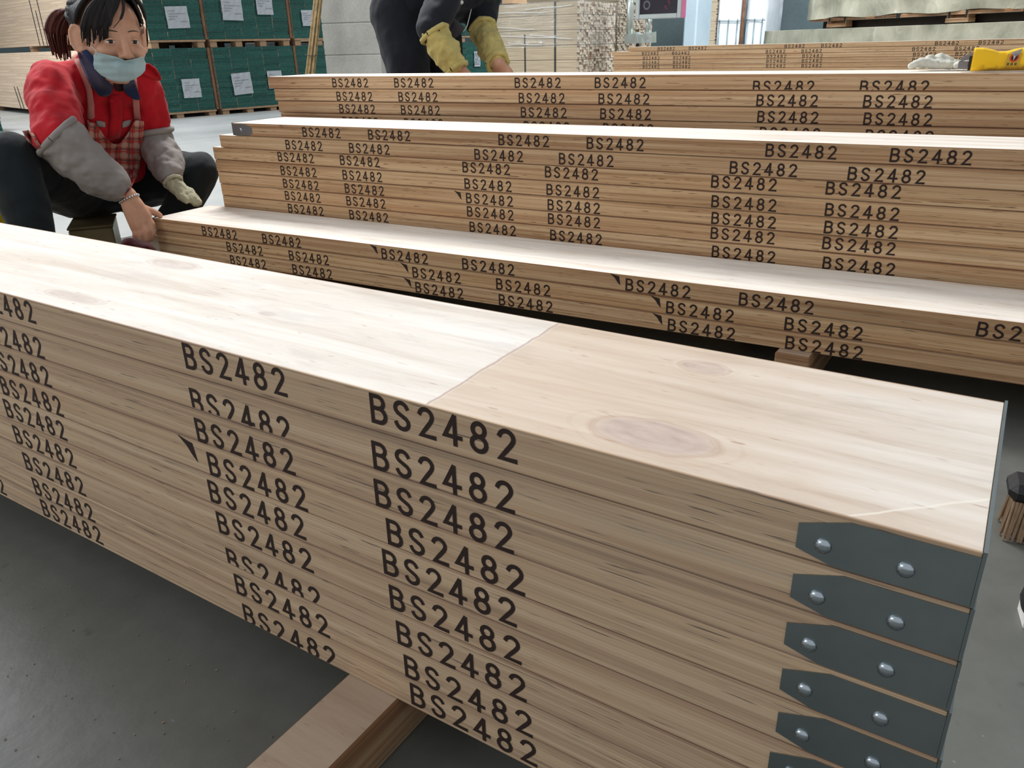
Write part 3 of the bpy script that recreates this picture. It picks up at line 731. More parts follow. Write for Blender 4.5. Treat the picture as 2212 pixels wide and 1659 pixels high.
# ------------------------------------------------------------------ white-wrapped stacks and pale pier before the back wall
def pier(u0, u1, y, h, m, name, label, cat, dep=.6, z0=0.0):
    a, b = yp(u0, 60, y), yp(u1, 60, y)
    bm = bmesh.new(); box(bm, (0, 0, 0), (b.x-a.x, dep, h-z0), .02)
    o = obj(name, bm, m, None, (a.x, y, z0)); return tag(o, label, cat) if cat else o
M['pale'] = concrete('pale_plaster', rgb(168, 188, 200), rgb(190, 206, 214), 0.8, 1.5, .2)
o = pier(1476, 1504, 11.2, 4.0, M['pale'], 'trim_2', None, None); o['kind'] = 'structure'
def wrapped(u0, u1, y, h, label, dep=.9, r=.05, rods=0):
    a, b = yp(u0, 60, y), yp(u1, 60, y); wdt = b.x-a.x
    t = thing('wrapped_stack', label, 'wrapped stack', (a.x, y, 0), 0, 'white-wrapped stacks by the back wall')
    bm = bmesh.new(); seg = 5; n = 9; rings = []
    for k in range(n+1):
        z = .10 + (h-.10)*k/n; ring = []
        for (cx, cy, a0) in ((wdt-r, dep-r, 0), (r, dep-r, 90), (r, r, 180), (wdt-r, r, 270)):
            for q in range(seg+1):
                ang = math.radians(a0 + 90*q/seg); rr_ = r + random.gauss(0, .004)
                ring.append(bm.verts.new((cx+rr_*math.cos(ang), cy+rr_*math.sin(ang), z)))
        rings.append(ring)
    m_ = len(rings[0])
    for r1, r2 in zip(rings, rings[1:]):
        for i in range(m_): bm.faces.new((r1[i], r1[(i+1) % m_], r2[(i+1) % m_], r2[i]))
    bm.faces.new(rings[0][::-1]); bm.faces.new(rings[-1]); bmesh.ops.recalc_face_normals(bm, faces=bm.faces)
    obj('white_film', bm, M['film_white'], t, smooth=True)
    bm = bmesh.new(); box(bm, (.02, .02, 0), (wdt-.02, dep-.02, .099)); obj('pallet_base', bm, M['pallet'], t)
    M.setdefault('rod', simple('steel_rod', rgb(126, 148, 152), .4, .6, var=.1))
    for k in range(rods):
        bm = bmesh.new(); xx = wdt*(.12 + .76*k/max(1, rods-1)); tube(bm, [(xx, -.014, .1), (xx, -.014, .95)], .007, 6); obj('rod', bm, M['rod'], t, smooth=True)
    if rods:
        bm = bmesh.new(); tube(bm, [(.0, -.024, .93), (wdt, -.024, .92)], .007, 6); obj('rod', bm, M['rod'], t, smooth=True)
wrapped(1505, 1521, 13.0, 1.75, 'narrow white-wrapped stack beside the pale pier', .5, .03)
wrapped(1548, 1599, 13.0, 1.42, 'white-wrapped stack behind thin steel rods, middle one', .8, .04, 3)
wrapped(1607, 1652, 13.0, 1.40, 'round-cornered white-wrapped stack nearest the tarpaulins', .8, .10, 3)
a = yp(1545, 60, 13.0)
batten_pack(a.x, 13.0, .17, .5, 1.8, M['batten'], 'narrow batten pack showing between two white-wrapped stacks', 9)
a = yp(1603, 60, 13.0); bm = bmesh.new(); tube(bm, [(0, 0, 0), (0, 0, 1.7)], .026, 10); o = obj('post', bm, M['brown_board'], None, (a.x, 13.0, 0), True); tag(o, 'brown post between two white-wrapped stacks', 'post')
a = yp(1664, 60, 11.6); b = yp(1673, 60, 11.6)
wrapped(1657, 1673, 14.0, 1.38, 'grey narrow wrapped stack at the dark wall', .4, .03)

# ------------------------------------------------------------------ tarpaulin-covered stacks at the right
TA = -0.68647; TO = Vector((-2.898, 11.446, 0))
def tarp_mat():
    t = NT('tarpaulin'); co = t.coord(); a = t.noise(co, 3.0, 5, .6); b = t.noise(t.mapp(co, (4.5, 4.5, 2.0)), 1.0, 4, .55, .8)
    c = t.ramp(a, [(.3, rgb(152, 150, 130)), (.7, rgb(184, 181, 162))])
    st = t.noise(t.mapp(co, (14, 14, .4)), 1.0, 2); c = t.mix(t.math('MULTIPLY', t.smooth(st, .68, .72), .35), c, rgb(200, 202, 192))
    t.bump(b, .45, .05)
    return t.done(c, .75)
M['tarp'] = tarp_mat()
def tarp(x0, x1, y0, y1, z0, z1, label, seed, flare=.05):
    rr = random.Random(seed); bm = bmesh.new(); nx, nz = 46, 9
    def wob(x, z): return .020*math.sin(x*9+z*7+seed) + .014*math.sin(x*23+z*5+seed*2) + .010*math.sin(x*4-z*19)
    rows = []
    for k in range(nz+1):
        z = z0 + (z1-z0)*k/nz; ring = []
        out = flare*(1-k/nz)
        for i in range(nx+1):
            x = x0 + (x1-x0)*i/nx; ring.append(bm.verts.new((x, y0 - out + wob(x, z)*(1 - .6*k/nz), z + (.012*math.sin(x*6+seed) if k == 0 else 0))))
        for i in range(1, 7):
            y = y0 + (y1-y0)*i/6; ring.append(bm.verts.new((x1 + out, y, z)))
        for i in range(1, nx//3+1):
            x = x1 + (x0-x1)*i/(nx//3); ring.append(bm.verts.new((x, y1 + out, z)))
        for i in range(1, 6):
            y = y1 + (y0-y1)*i/6; ring.append(bm.verts.new((x0 - out - .012*math.sin(y*8), y, z)))
        rows.append(ring)
    m_ = len(rows[0])
    for a, b in zip(rows, rows[1:]):
        for i in range(m_): bm.faces.new((a[i], a[(i+1) % m_], b[(i+1) % m_], b[i]))
    c = [bm.verts.new(v.co*1.0 + Vector((0, 0, .006))) for v in rows[-1]]
    for i in range(m_): bm.faces.new((rows[-1][i], rows[-1][(i+1) % m_], c[(i+1) % m_], c[i]))
    bm.faces.new(c)
    o = obj('tarpaulin', bm, M['tarp'], None, TO, True); o.rotation_euler = (0, 0, TA)
    return tag(o, label, 'tarpaulin', 'tarpaulins over the stacks on the right')
tarp(-.92, 4.6, .03, 1.05, .02, .750, 'lower grey-green tarpaulin draped over the stack at right', 1)
tarp(.02, 4.9, .03, 1.02, .880, 1.55, 'upper grey-green tarpaulin hanging above the dark gap', 4, .015)
t = thing('covered_stack', 'stack of planks under the upper tarpaulin, lowest edge with print', 'plank stack', TO, TA)
def loc(u, v, yl=0.0):
    return (yp(u, v, 11.0))
for k in range(16):
    bm = bmesh.new(); box(bm, (.09 if k else .05, .11 if k else .038, .846+.0385*k), (4.85, .98, .846+.0385*(k+1)-.001), .001); obj('plank', bm, M['plank'], t)
tc = bpy.data.curves.new('print', 'FONT'); tc.body = 'OSHA PROOF TESTED SCAFFOLD PLANKS MADE IN CHINA'; tc.size = .034; tc.space_character = 1.06
to = bpy.data.objects.new('print', tc); COL.objects.link(to); bpy.context.view_layer.update()
tme = bpy.data.meshes.new_from_object(to.evaluated_get(bpy.context.evaluated_depsgraph_get())); bpy.data.objects.remove(to, do_unlink=True)
xs = [v.co.x for v in tme.vertices]; sc = 1.32/(max(xs)-min(xs))
tme.materials.clear()
o = obj('print', tme, M['ink'], t, (.30, .0372, .852)); o.rotation_euler = (math.pi/2, 0, 0); o.scale = (sc, .74, 1)
for s0, s1 in ((.405, .775), (2.343, 2.649), (3.9, 4.2)):
    bm = bmesh.new(); zb = .768
    box(bm, (s0, .03, zb), (s1, .13, zb+.045), .003); box(bm, (s0+.012, .035, zb+.045), (s0+.05, .13, .845)); box(bm, (s1-.05, .035, zb+.045), (s1-.012, .13, .845))
    box(bm, (s0+.05, .11, zb+.045), (s1-.05, .13, .845))
    obj('bearer_block', bm, M['bearer'], t)
    for xx in (s0+.03, s1-.05):
        bm = bmesh.new(); box(bm, (xx, .030, zb+.045), (xx+.022, .034, .90)); obj('strap', bm, M['strap'], t)
bm = bmesh.new(); box(bm, (.10, .22, .762), (4.8, .98, .844)); obj('gap_shade_filler', bm, simple('gap_shade', rgb(52, 44, 40), .9), t)  # added dark filler: blocks light and paints the gap's deep shade
for xx in (1.62, 3.29):
    bm = bmesh.new(); box(bm, (xx, .024, .838), (xx+.05, .036, .895), .004); obj('strap_corner', bm, M['strap'], t)
t = thing('covered_stack', 'stack of planks wholly under the lower tarpaulin', 'plank stack', TO, TA)
for k in range(17):
    bm = bmesh.new(); box(bm, (-.85, .07, .085+.0385*k), (4.5, .98, .085+.0385*(k+1)-.001), .001); obj('plank', bm, M['plank'], t)
for xx in (-.6, 1.7, 4.0):
    bm = bmesh.new(); box(bm, (xx, .07, 0), (xx+.1, .98, .084)); obj('bearer_block', bm, M['bearer'], t)
# ------------------------------------------------------------------ people
def cap_seg(bm, p0, r0, p1, r1, seg=14):
    """closed tapered capsule"""
    p0, p1 = Vector(p0), Vector(p1); d = (p1-p0)
    if d.length < 1e-5: d = Vector((0, 0, 1e-4))
    x, y, d_ = frame(d); rings = []
    for k in range(4): a = -math.pi/2 + math.pi/2*(k+.35)/4.35; rings.append((p0 + d_*r0*math.sin(a), r0*math.cos(a)))
    rings.append((p0, r0)); rings.append((p1, r1))
    for k in range(4): a = math.pi/2*(k+.65)/4.35; rings.append((p1 + d_*r1*math.sin(a), r1*math.cos(a)))
    R = [[bm.verts.new(c + (x*math.cos(2*math.pi*i/seg) + y*math.sin(2*math.pi*i/seg))*r) for i in range(seg)] for c, r in rings]
    for a, b in zip(R, R[1:]):
        for i in range(seg): bm.faces.new((a[i], a[(i+1) % seg], b[(i+1) % seg], b[i]))
    bm.faces.new(R[0][::-1]); bm.faces.new(R[-1])
def chain(bm, pts):
    for (a, ra), (b, rb) in zip(pts, pts[1:]): cap_seg(bm, a, ra, b, rb)
def ell(bm, M4, c, r, rot=None):
    m = M4 @ Matrix.Translation(c) @ (rot.to_4x4() if rot else Matrix()) @ Matrix.Diagonal((r[0], r[1], r[2], 1))
    bmesh.ops.create_uvsphere(bm, u_segments=20, v_segments=12, radius=1.0, matrix=m)
def melt(bm, voxel, smooth=3, folds=0.0, fsize=.08, sm_fac=.5):
    """union of overlapping closed shapes as one continuous surface, with optional cloth folds"""
    me = bpy.data.meshes.new('tmp'); bm.to_mesh(me); bm.free()
    o = bpy.data.objects.new('tmp', me); COL.objects.link(o)
    r = o.modifiers.new('r', 'REMESH'); r.mode = 'VOXEL'; r.voxel_size = voxel
    s = o.modifiers.new('s', 'SMOOTH'); s.iterations = smooth; s.factor = sm_fac
    if folds:
        tx = bpy.data.textures.new('folds', 'CLOUDS'); tx.noise_scale = fsize; tx.noise_depth = 2; tx.noise_type = 'SOFT_NOISE'
        d = o.modifiers.new('d', 'DISPLACE'); d.texture = tx; d.strength = folds; d.mid_level = .5; d.texture_coords = 'GLOBAL'
        s2 = o.modifiers.new('s2', 'SMOOTH'); s2.iterations = 1
    bpy.context.view_layer.update()
    out = bpy.data.meshes.new_from_object(o.evaluated_get(bpy.context.evaluated_depsgraph_get()))
    bpy.data.objects.remove(o, do_unlink=True)
    for p in out.polygons: p.use_smooth = True
    return out
def bvh_of(*mes):
    vs, fs = [], []
    for me in mes:
        n = len(vs); vs += [v.co.copy() for v in me.vertices]; fs += [[i+n for i in p.vertices] for p in me.polygons]
    return BVHTree.FromPolygons(vs, fs)
def lay(bvh, u, v, off, dmax=9.0, fb=None):
    """point on a body surface along the line of sight through (u, v), lifted off it by off"""
    d = (CF + CR*((u-PW/2)/FPX) - CU*((v-PH/2)/FPX)).normalized()
    h, n, i, dist = bvh.ray_cast(CAM, d, dmax)
    if h is None: return fb
    if n.dot(d) > 0: n = -n
    return h + (n*.7 - d*.3).normalized()*off
def cloth(name, bvh, rows, ncol, off, thick, m, parent, uvs=None):
    """garment piece laid on a body: rows of outline pairs ((ul, vl), (ur, vr))"""
    bm = bmesh.new(); uvl = bm.loops.layers.uv.new('UVMap'); G = []; U = {}
    for (l, r) in rows:
        row = []
        for k in range(ncol+1):
            t = k/ncol; u, v = l[0]+(r[0]-l[0])*t, l[1]+(r[1]-l[1])*t
            p = lay(bvh, u, v, off); row.append((p, (u, v)))
        good = [p for p, _ in row if p is not None]
        if not good: continue
        ref = good[len(good)//2]
        out = []
        for p, uv in row:
            if p is None:
                dd = (ref-CAM).dot(CF); q = at(uv[0], uv[1], dd)
            else: q = p
            vv = bm.verts.new(q); U[vv] = uv; out.append(vv)
        G.append(out)
    for a, b in zip(G, G[1:]):
        for k in range(ncol): 
            f = bm.faces.new((a[k], b[k], b[k+1], a[k+1]))
            for lp in f.loops: lp[uvl].uv = (U[lp.vert][0]/100, U[lp.vert][1]/100)
    bmesh.ops.smooth_vert(bm, verts=bm.verts, factor=.5, use_axis_x=True, use_axis_y=True, use_axis_z=True)
    bmesh.ops.recalc_face_normals(bm, faces=bm.faces)
    if bm.faces and sum((f.normal.dot(CAM - f.calc_center_median()) for f in bm.faces)) < 0: bmesh.ops.reverse_faces(bm, faces=bm.faces)
    bmesh.ops.solidify(bm, geom=bm.faces[:], thickness=thick)
    return obj(name, bm, m, parent, smooth=True)

def trim(me, co, no):
    b = bmesh.new(); b.from_mesh(me); bmesh.ops.bisect_plane(b, geom=b.verts[:]+b.edges[:]+b.faces[:], plane_co=co, plane_no=no, clear_outer=True); b.to_mesh(me); b.free()
    for p in me.polygons: p.use_smooth = True
    return me
def seat_clamp(me, z0):
    for v in me.vertices:
        if (v.co.xy - Vector((-2.66, 1.05))).length < .26 and .0 < v.co.z < z0 + .10 and v.co.z < z0: v.co.z = z0 + (v.co.z - z0)*.02
def skin_mat():
    t = NT('skin'); co = t.coord(); a = t.noise(co, 16, 3)
    c = t.ramp(a, [(.3, rgb(196, 142, 114)), (.7, rgb(222, 174, 146))])
    t.b.inputs['Subsurface Weight'].default_value = .08; t.b.inputs['Subsurface Radius'].default_value = (.02, .008, .004); t.b.inputs['Subsurface Scale'].default_value = .3
    t.bump(t.noise(co, 180, 2), .08, .002)
    return t.done(c, .48, 0, .4)
def fabric(name, c, var=.14, scale=18, weave=520, rough=.85, bump=.25):
    t = NT(name); co = t.coord(); a = t.noise(co, scale, 4); b = t.noise(co, weave, 2)
    lo = tuple(x*(1-var) for x in c[:3])+(1,); hi = tuple(min(1, x*(1+var)) for x in c[:3])+(1,)
    col = t.ramp(a, [(.3, lo), (.7, hi)]); t.bump(t.math('ADD', t.math('MULTIPLY', b, .25), t.noise(t.mapp(co, (28, 28, 11)), 1, 3, .5, 1.2)), bump, .006)
    t.b.inputs['Sheen Weight'].default_value = .12
    return t.done(col, rough, 0, .2)
def plaid_mat():
    t = NT('plaid_cotton'); uv = t.sep(t.coord('UV')); 
    def bands(x, period, wdt, ph):
        f = t.math('FRACT', t.math('ADD', t.math('DIVIDE', x, period), ph)); return t.math('LESS_THAN', f, wdt)
    c = rgb(176, 92, 84)
    c = t.mix(t.math('MULTIPLY', bands(uv[0], .24, .38, .1), .55), c, rgb(206, 178, 160)); c = t.mix(t.math('MULTIPLY', bands(uv[1], .24, .38, .3), .55), c, rgb(206, 178, 160))
    c = t.mix(t.math('MULTIPLY', bands(uv[0], .24, .16, .6), .6), c, rgb(84, 56, 60)); c = t.mix(t.math('MULTIPLY', bands(uv[1], .24, .16, .8), .6), c, rgb(84, 56, 60))
    c = t.mix(t.math('MULTIPLY', bands(uv[0], .24, .12, .35), .7), c, rgb(190, 48, 44)); c = t.mix(t.math('MULTIPLY', bands(uv[1], .24, .12, .55), .7), c, rgb(190, 48, 44))
    co = t.coord(); t.bump(t.noise(co, 40, 4), .3, .006)
    return t.done(c, .85, 0, .2)
M['skin'] = skin_mat(); M['red'] = fabric('red_cotton', rgb(186, 24, 38)); M['navy'] = fabric('navy_cotton', rgb(34, 48, 84)); M['grey_cloth'] = fabric('grey_nylon', rgb(150, 145, 142), .08, 9, 700, .7)
M['pants'] = fabric('black_trousers', rgb(24, 32, 36), .2, 8, 600, .8); M['plaid'] = plaid_mat(); M['pinkstrap'] = fabric('pink_strap', rgb(186, 124, 116))
M['glove'] = fabric('cotton_glove', rgb(178, 176, 150), .14, 60, 260, .95, .6); M['mask'] = fabric('mask_cloth', rgb(172, 200, 206), .05, 30, 900, .8, .12)
M['silver'] = simple('silver', rgb(220, 222, 224), .25, 1.0); M['white'] = simple('white_plastic', rgb(232, 232, 228), .4); M['shoe'] = simple('shoe_fabric', rgb(176, 164, 146), .8, bump=.3)
M['dark_jacket'] = fabric('dark_work_jacket', rgb(30, 34, 42), .2, 7, 500, .8); M['yellow_sleeve'] = fabric('yellow_oversleeve', rgb(206, 190, 120), .16, 26, 300, .9, .7); M['dark_grey'] = fabric('dark_grey_cloth', rgb(66, 64, 70))
M['black'] = simple('black_rubber', rgb(22, 23, 25), .6, bump=.2); M['eye_white'] = simple('eye_white', rgb(206, 200, 196), .3); M['iris'] = simple('dark_iris', rgb(34, 22, 18), .15); M['lip'] = simple('lip', rgb(168, 96, 88), .5)
def hair_mat(name, c0, c1):
    t = NT(name); co = t.coord(); a = t.noise(t.mapp(co, (60, 60, 9)), 1, 4)
    t.bump(t.noise(t.mapp(co, (220, 220, 14)), 1, 3), .6, .004)
    return t.done(t.ramp(a, [(.3, c0), (.7, c1)]), .58, 0, .3)
M['hair'] = hair_mat('black_hair', rgb(16, 15, 18), rgb(40, 36, 38)); M['pony'] = hair_mat('red_brown_hair', rgb(56, 20, 16), rgb(104, 48, 36))

M['brow'] = simple('soft_brow', rgb(84, 62, 52), .7)
def head_frame(eye_mid, az, pitch, roll=0.0, s=1.0):
    F = Vector((math.cos(az)*math.cos(pitch), math.sin(az)*math.cos(pitch), -math.sin(pitch))); S = Vector((-math.sin(az), math.cos(az), 0)); U = F.cross(S)
    S, U = S*math.cos(roll)+U*math.sin(roll), U*math.cos(roll)-S*math.sin(roll)
    R = Matrix((F, S, U)).transposed().to_4x4()
    o = Vector(eye_mid) - (F*.083 + U*.004)*s
    return Matrix.Translation(o) @ R @ Matrix.Scale(s, 4)
def head_shapes(bm, H):
    """skull, jaw, cheeks, brow, nose, lips, ears in the head's own frame (x forward, y to its left, z up)"""
    e = lambda c, r, rot=None: ell(bm, H, c, r, rot)
    def c(p0, r0, p1, r1): cap_seg(bm, H @ Vector(p0), r0*H.to_scale()[0], H @ Vector(p1), r1*H.to_scale()[0])
    e((-.006, 0, .030), (.092, .076, .088)); e((.014, 0, -.004), (.074, .070, .082)); e((.020, 0, -.055), (.062, .060, .060)); c((.052, 0, -.091), .020, (.048, 0, -.080), .030)
    for s in (1, -1):
        c((.030, s*.050, -.060), .020, (-.004, s*.064, -.025), .022)       # jaw line
        e((.056, s*.039, -.026), (.026, .027, .024))                       # cheek
        c((.078, s*.012, .025), .010, (.063, s*.046, .024), .010)          # brow
        e((.0915, s*.0135, -.036), (.0095, .0080, .0075))                   # nose wing
        er = Matrix.Rotation(s*-.62, 3, 'Z'); ec = Vector((.002, s*.086, .002)); e(ec, (.020, .0045, .031), er)
        rim = [ec + er @ Vector((.021*math.cos(q*.5236), s*.003, .033*math.sin(q*.5236) - .002)) for q in range(1, 11)]
        for p0_, p1_ in zip(rim, rim[1:]): c(p0_, .0048, p1_, .0048); e((.012, s*.076, -.032), (.011, .006, .011))
    c((.082, 0, .014), .0085, (.098, 0, -.022), .0100); e((.1015, 0, -.031), (.0125, .0120, .0105))
    e((.070, 0, -.060), (.022, .030, .018)); c((.086, -.016, -.0635), .006, (.086, .016, -.0635), .006); c((.085, -.014, -.073), .007, (.085, .014, -.073), .007)
def face_parts(H, root, bvh):
    for s in (1, -1):
        bm = bmesh.new(); ell(bm, H, (.0738, s*.0315, .000), (.0125, .0150, .0068)); obj('eye', bm, M['eye_white'], root, smooth=True)
        bm = bmesh.new(); ell(bm, H, (.0834, s*.0315 - .001, .0005), (.0035, .0062, .0060)); obj('iris', bm, M['iris'], root, smooth=True)
        for zz, tk in ((.0072, .0028), (-.0066, .0020)):
            bm = bmesh.new(); pts = []
            for k in range(9):
                a = -1 + 2*k/8; pts.append(H @ Vector((.0800 + .0055*(1-a*a) - .003*abs(a)**2, s*.0315 + a*.0155, zz*(1-a*a*.85) + .0008)))
            tube(bm, pts, [tk*(.55+.45*(1-abs(-1+2*k/8))) for k in range(9)], 7); obj('eyelid', bm, M['skin'], root, smooth=True)
        bm = bmesh.new(); pts = []
        for k in range(8):
            a = k/7; q = H @ Vector((.16, s*(.013 + .036*a), .0255 + .0035*math.sin(a*2.8) - .0025*a)); d = (H.to_3x3() @ Vector((-1, 0, 0))).normalized()
            h, n, _, _ = bvh.ray_cast(q, d); pts.append(h if h is not None else q + d*.075)
        tube(bm, pts, [.0010, .0017, .0019, .0019, .0018, .0015, .0011, .0007], 6); obj('eyebrow', bm, M['brow'], root, smooth=True)
def hair_cap(H, root, m, grow=0.010, front=.50, low=-.55):
    bm = bmesh.new(); bmesh.ops.create_uvsphere(bm, u_segments=48, v_segments=32, radius=1.0)
    kill = []
    for v in bm.verts:
        f, s, u = v.co; face = f > -0.02 and u < front + .18*max(0, .55-abs(s)) - .55*max(0, abs(s)-.62)*1.4
        if face or u < low + .20*max(0, f+.2): kill.append(v)
    bmesh.ops.delete(bm, geom=kill, context='VERTS')
    for v in bm.verts:
        f, s, u = v.co; k = 1 + .015*math.sin(9*math.atan2(s, u)+3*f) + .012*math.sin(21*s+7*u)
        v.co = Vector((-.008 + (.092+grow)*f*k, (.077+grow)*s*k, .030 + (.090+grow)*u*k))
    bmesh.ops.solidify(bm, geom=bm.faces[:], thickness=.010)
    bmesh.ops.transform(bm, matrix=H, verts=bm.verts)
    return bm
def lock(bm, pts, r, flat=.6):
    tube(bm, smooth_path(pts, 5), [r*(.55 + .45*math.sin(math.pi*min(1, (k+2)/(len(pts)*5-4)))) if k < (len(pts)-1)*5 - 4 else r*.25 for k in range((len(pts)-1)*5+1)], 7)

# ---- seated worker in red
LAB = 'seated worker in red jacket, plaid apron and lowered face mask, gripping a plank end'
H = head_frame(at(266, 87.5, 2.20), -.22, .13, -.03, 1.05)
rsh, lsh = at(114, 180, 2.36), at(304, 184, 2.53)
rel, rwr = at(128, 300, 2.24), at(276, 424, 2.345)
lel, lwr = at(336, 306, 2.64), at(371, 388, 2.56)
nk0, nk1 = H @ Vector((-.025, 0, -.07)), (rsh+lsh)/2 + Vector((-.03, 0, .035))
hipc = at(225, 398, 2.80); che = at(228, 245, 2.56); abd = at(232, 330, 2.68)
Y = Vector((0, 1, 0))
rhip, lhip = hipc - Y*.10, hipc + Y*.10
rkn, rank = at(22, 342, 2.22), at(92, 578, 2.22)
lkn, lank = at(428, 372, 2.72), at(350, 478, 2.66)
rank.z = .075; lank.z = .075
bm = bmesh.new()
head_shapes(bm, H)
cap_seg(bm, nk0, .052, nk1, .058)
chain(bm, [(nk1, .07), (che, .10), (abd, .10), (hipc, .11)])
chain(bm, [(rsh, .045), (rel, .040), (rwr, .0275)]); chain(bm, [(lsh, .045), (lel, .040), (lwr, .026)])
chain(bm, [(rhip, .085), (rkn, .052), (rank, .036)]); chain(bm, [(lhip, .085), (lkn, .052), (lank, .036)])
# right hand: palm behind the plank's end, thumb along its top, fingers down over the end
kn = [at(317, 467, 2.375), at(309, 480, 2.366), at(300, 489, 2.362), at(291, 493, 2.364)]
pc = at(292, 452, 2.352)
for q, r in zip(kn, (.0145, .0150, .0145, .0130)): chain(bm, [(rwr, .026), (rwr.lerp(q, .5), .022), (q, r)])
cap_seg(bm, kn[0], .014, kn[3], .0125)
fing = [[kn[0], at(329, 485, 2.378), at(331, 505, 2.384), at(327, 517, 2.392)], [kn[1], at(318, 500, 2.368), at(318, 516, 2.376), at(316, 525, 2.386)],
        [kn[2], at(305, 507, 2.364), at(305, 520, 2.374), at(304, 528, 2.384)], [kn[3], at(292, 507, 2.364), at(292, 518, 2.374), at(293, 524, 2.382)]]
for f, r in zip(fing, (.0098, .0100, .0095, .0084)): chain(bm, [(f[0], r*1.15), (f[1], r), (f[2], r*.92), (f[3], r*.78)])
chain(bm, [(rwr.lerp(pc, .6), .019), (at(309, 452, 2.372), .0155), (at(325, 455, 2.388), .0112), (at(338, 461, 2.396), .0104), (at(346, 465.5, 2.400), .0085)])
body = melt(bm, .0036, 4)
woman = obj('person', body, M['skin']); tag(woman, LAB, 'person')
bv_body = bvh_of(body)
face_parts(H, woman, bv_body)

bm = bmesh.new()     # jacket: trunk and upper arms
cap_seg(bm, rsh + Vector((0, .02, 0)), .070, lsh - Vector((0, .02, 0)), .070)
cap_seg(bm, che - Y*.075, .118, che + Y*.085, .118); cap_seg(bm, abd - Y*.07, .115, abd + Y*.07, .115); cap_seg(bm, hipc - Y*.06 + Vector((0, 0, .06)), .115, hipc + Y*.06 + Vector((0, 0, .06)), .115)
chain(bm, [(che, .125), (abd, .12), (hipc + Vector((0, 0, .05)), .12)]); cap_seg(bm, nk1 - Vector((0, 0, .01)), .066, nk1 + (nk0-nk1)*.42, .060)
chain(bm, [(rsh, .072), (rsh.lerp(rel, .6), .070), (rel, .064), (rel.lerp(rwr, .05), .056)]); chain(bm, [(lsh, .064), (lsh.lerp(lel, .5), .062), (lsh.lerp(lel, .90), .052)])
jk = melt(bm, .0065, 5, .030, .075)
obj('jacket', jk, M['red'], woman); bv_jk = bvh_of(jk); bv_all = bvh_of(jk, body)
bm = bmesh.new()
chain(bm, [(rhip, .112), (rhip.lerp(rkn, .5), .098), (rkn, .072), (rkn.lerp(rank, .4), .066), (rank + Vector((0, 0, .02)), .050)])
chain(bm, [(lhip, .112), (lhip.lerp(lkn, .5), .094), (lkn, .070), (lkn.lerp(lank, .4), .062), (lank + Vector((0, 0, .02)), .048)])
cap_seg(bm, hipc - Y*.08, .122, hipc + Y*.08, .122)
tr = melt(bm, .008, 5, .016, .09); obj('trousers', tr, M['pants'], woman); bv_tr = bvh_of(jk, body, tr)
for (a0_, a, b, r0, r1, bend) in ((rel.lerp(rwr, -.06), rel.lerp(rwr, .10), rel.lerp(rwr, .84), .068, .050, Vector((-.006, -.012, .004))), (lsh.lerp(lel, .80), lel.lerp(lwr, .06), lel.lerp(lwr, .90), .060, .043, Vector((0, .006, 0)))):
    bm = bmesh.new(); chain(bm, [(a0_.lerp(a, .35), r0*.98), (a0_.lerp(a, .6), r0*1.06), (a, r0*1.02), (a.lerp(b, .35) + bend, r0*1.0), (a.lerp(b, .7) + bend*.8, (r0*.45+r1*.55)*1.10), (a.lerp(b, .90), r1*1.08), (b, r1*.78)])
    sl = trim(melt(bm, .0055, 3, .022, .045), a0_.lerp(a, .15) if r0 > .065 else a0_.lerp(a, .02), a0_ - a); o = obj('oversleeve', sl, M['grey_cloth'], woman)
    x, y, d = frame(a - a0_); c = a0_.lerp(a, .16) if r0 > .065 else a0_.lerp(a, .05)
    bm = bmesh.new(); tube(bm, [c + (x*math.cos(q_*.3142) + y*math.sin(q_*.3142))*(r0*.99 + .003*math.sin(q_*3)) for q_ in range(21)], .010, 8, False); obj('elastic_cuff', bm, M['grey_cloth'], o, smooth=True)
# left hand in a knitted glove, resting on the far corner
bm = bmesh.new()
g0 = at(376, 398, 2.555); gk = [at(400, 410, 2.565), at(404, 417, 2.56), at(405, 424, 2.555), at(402, 430, 2.55)]
gt = [at(428, 437, 2.59), at(430, 441, 2.58), at(428, 443, 2.57), at(420, 443, 2.56)]
for q, t_, r in zip(gk, gt, (.0135, .014, .0135, .012)):
    chain(bm, [(g0, .026), (g0.lerp(q, .5), .022), (q, r*1.15)]); mid = q.lerp(t_, .55) + Vector((0, 0, .010)); chain(bm, [(q, r*1.05), (mid, r*.98), (t_ + Vector((0, 0, .006)), r*.85)])
chain(bm, [(g0, .020), (at(388, 420, 2.545), .0145), (at(402, 433, 2.54), .0115)])
gl = melt(bm, .0035, 3, .010, .02); obj('glove', gl, M['glove'], woman)
bm = bmesh.new(); x, y, d = frame(g0 - lwr); c = lwr.lerp(g0, .62); pts = [c + (x*math.cos(q*.524) + y*math.sin(q*.524))*(.030 + .002*math.sin(q*5)) for q in range(13)]
tube(bm, pts, .0055, 7, False); obj('glove_cuff', bm, M['glove'], woman, smooth=True)
bm = bmesh.new(); c = lwr.lerp(g0, .42); tube(bm, [c + (x*math.cos(q*.524) + y*math.sin(q*.524))*.0275 for q in range(13)], .0018, 6, False); obj('red_cord', bm, M['red'], woman, smooth=True)
bm = bmesh.new(); x, y, d = frame(kn[1] - rwr); c = rwr.lerp(kn[1], .10)
for q in range(22):
    a = q*2*math.pi/22; bmesh.ops.create_uvsphere(bm, u_segments=8, v_segments=5, radius=.0038, matrix=Matrix.Translation(c + (x*math.cos(a) + y*math.sin(a))*.0285))
o = obj('bracelet', bm, M['silver'], woman, smooth=True); o['kind'] = 'stuff'; o['label'] = 'beaded silver bracelet'

for me_ in (body, jk, tr): seat_clamp(me_, .146)
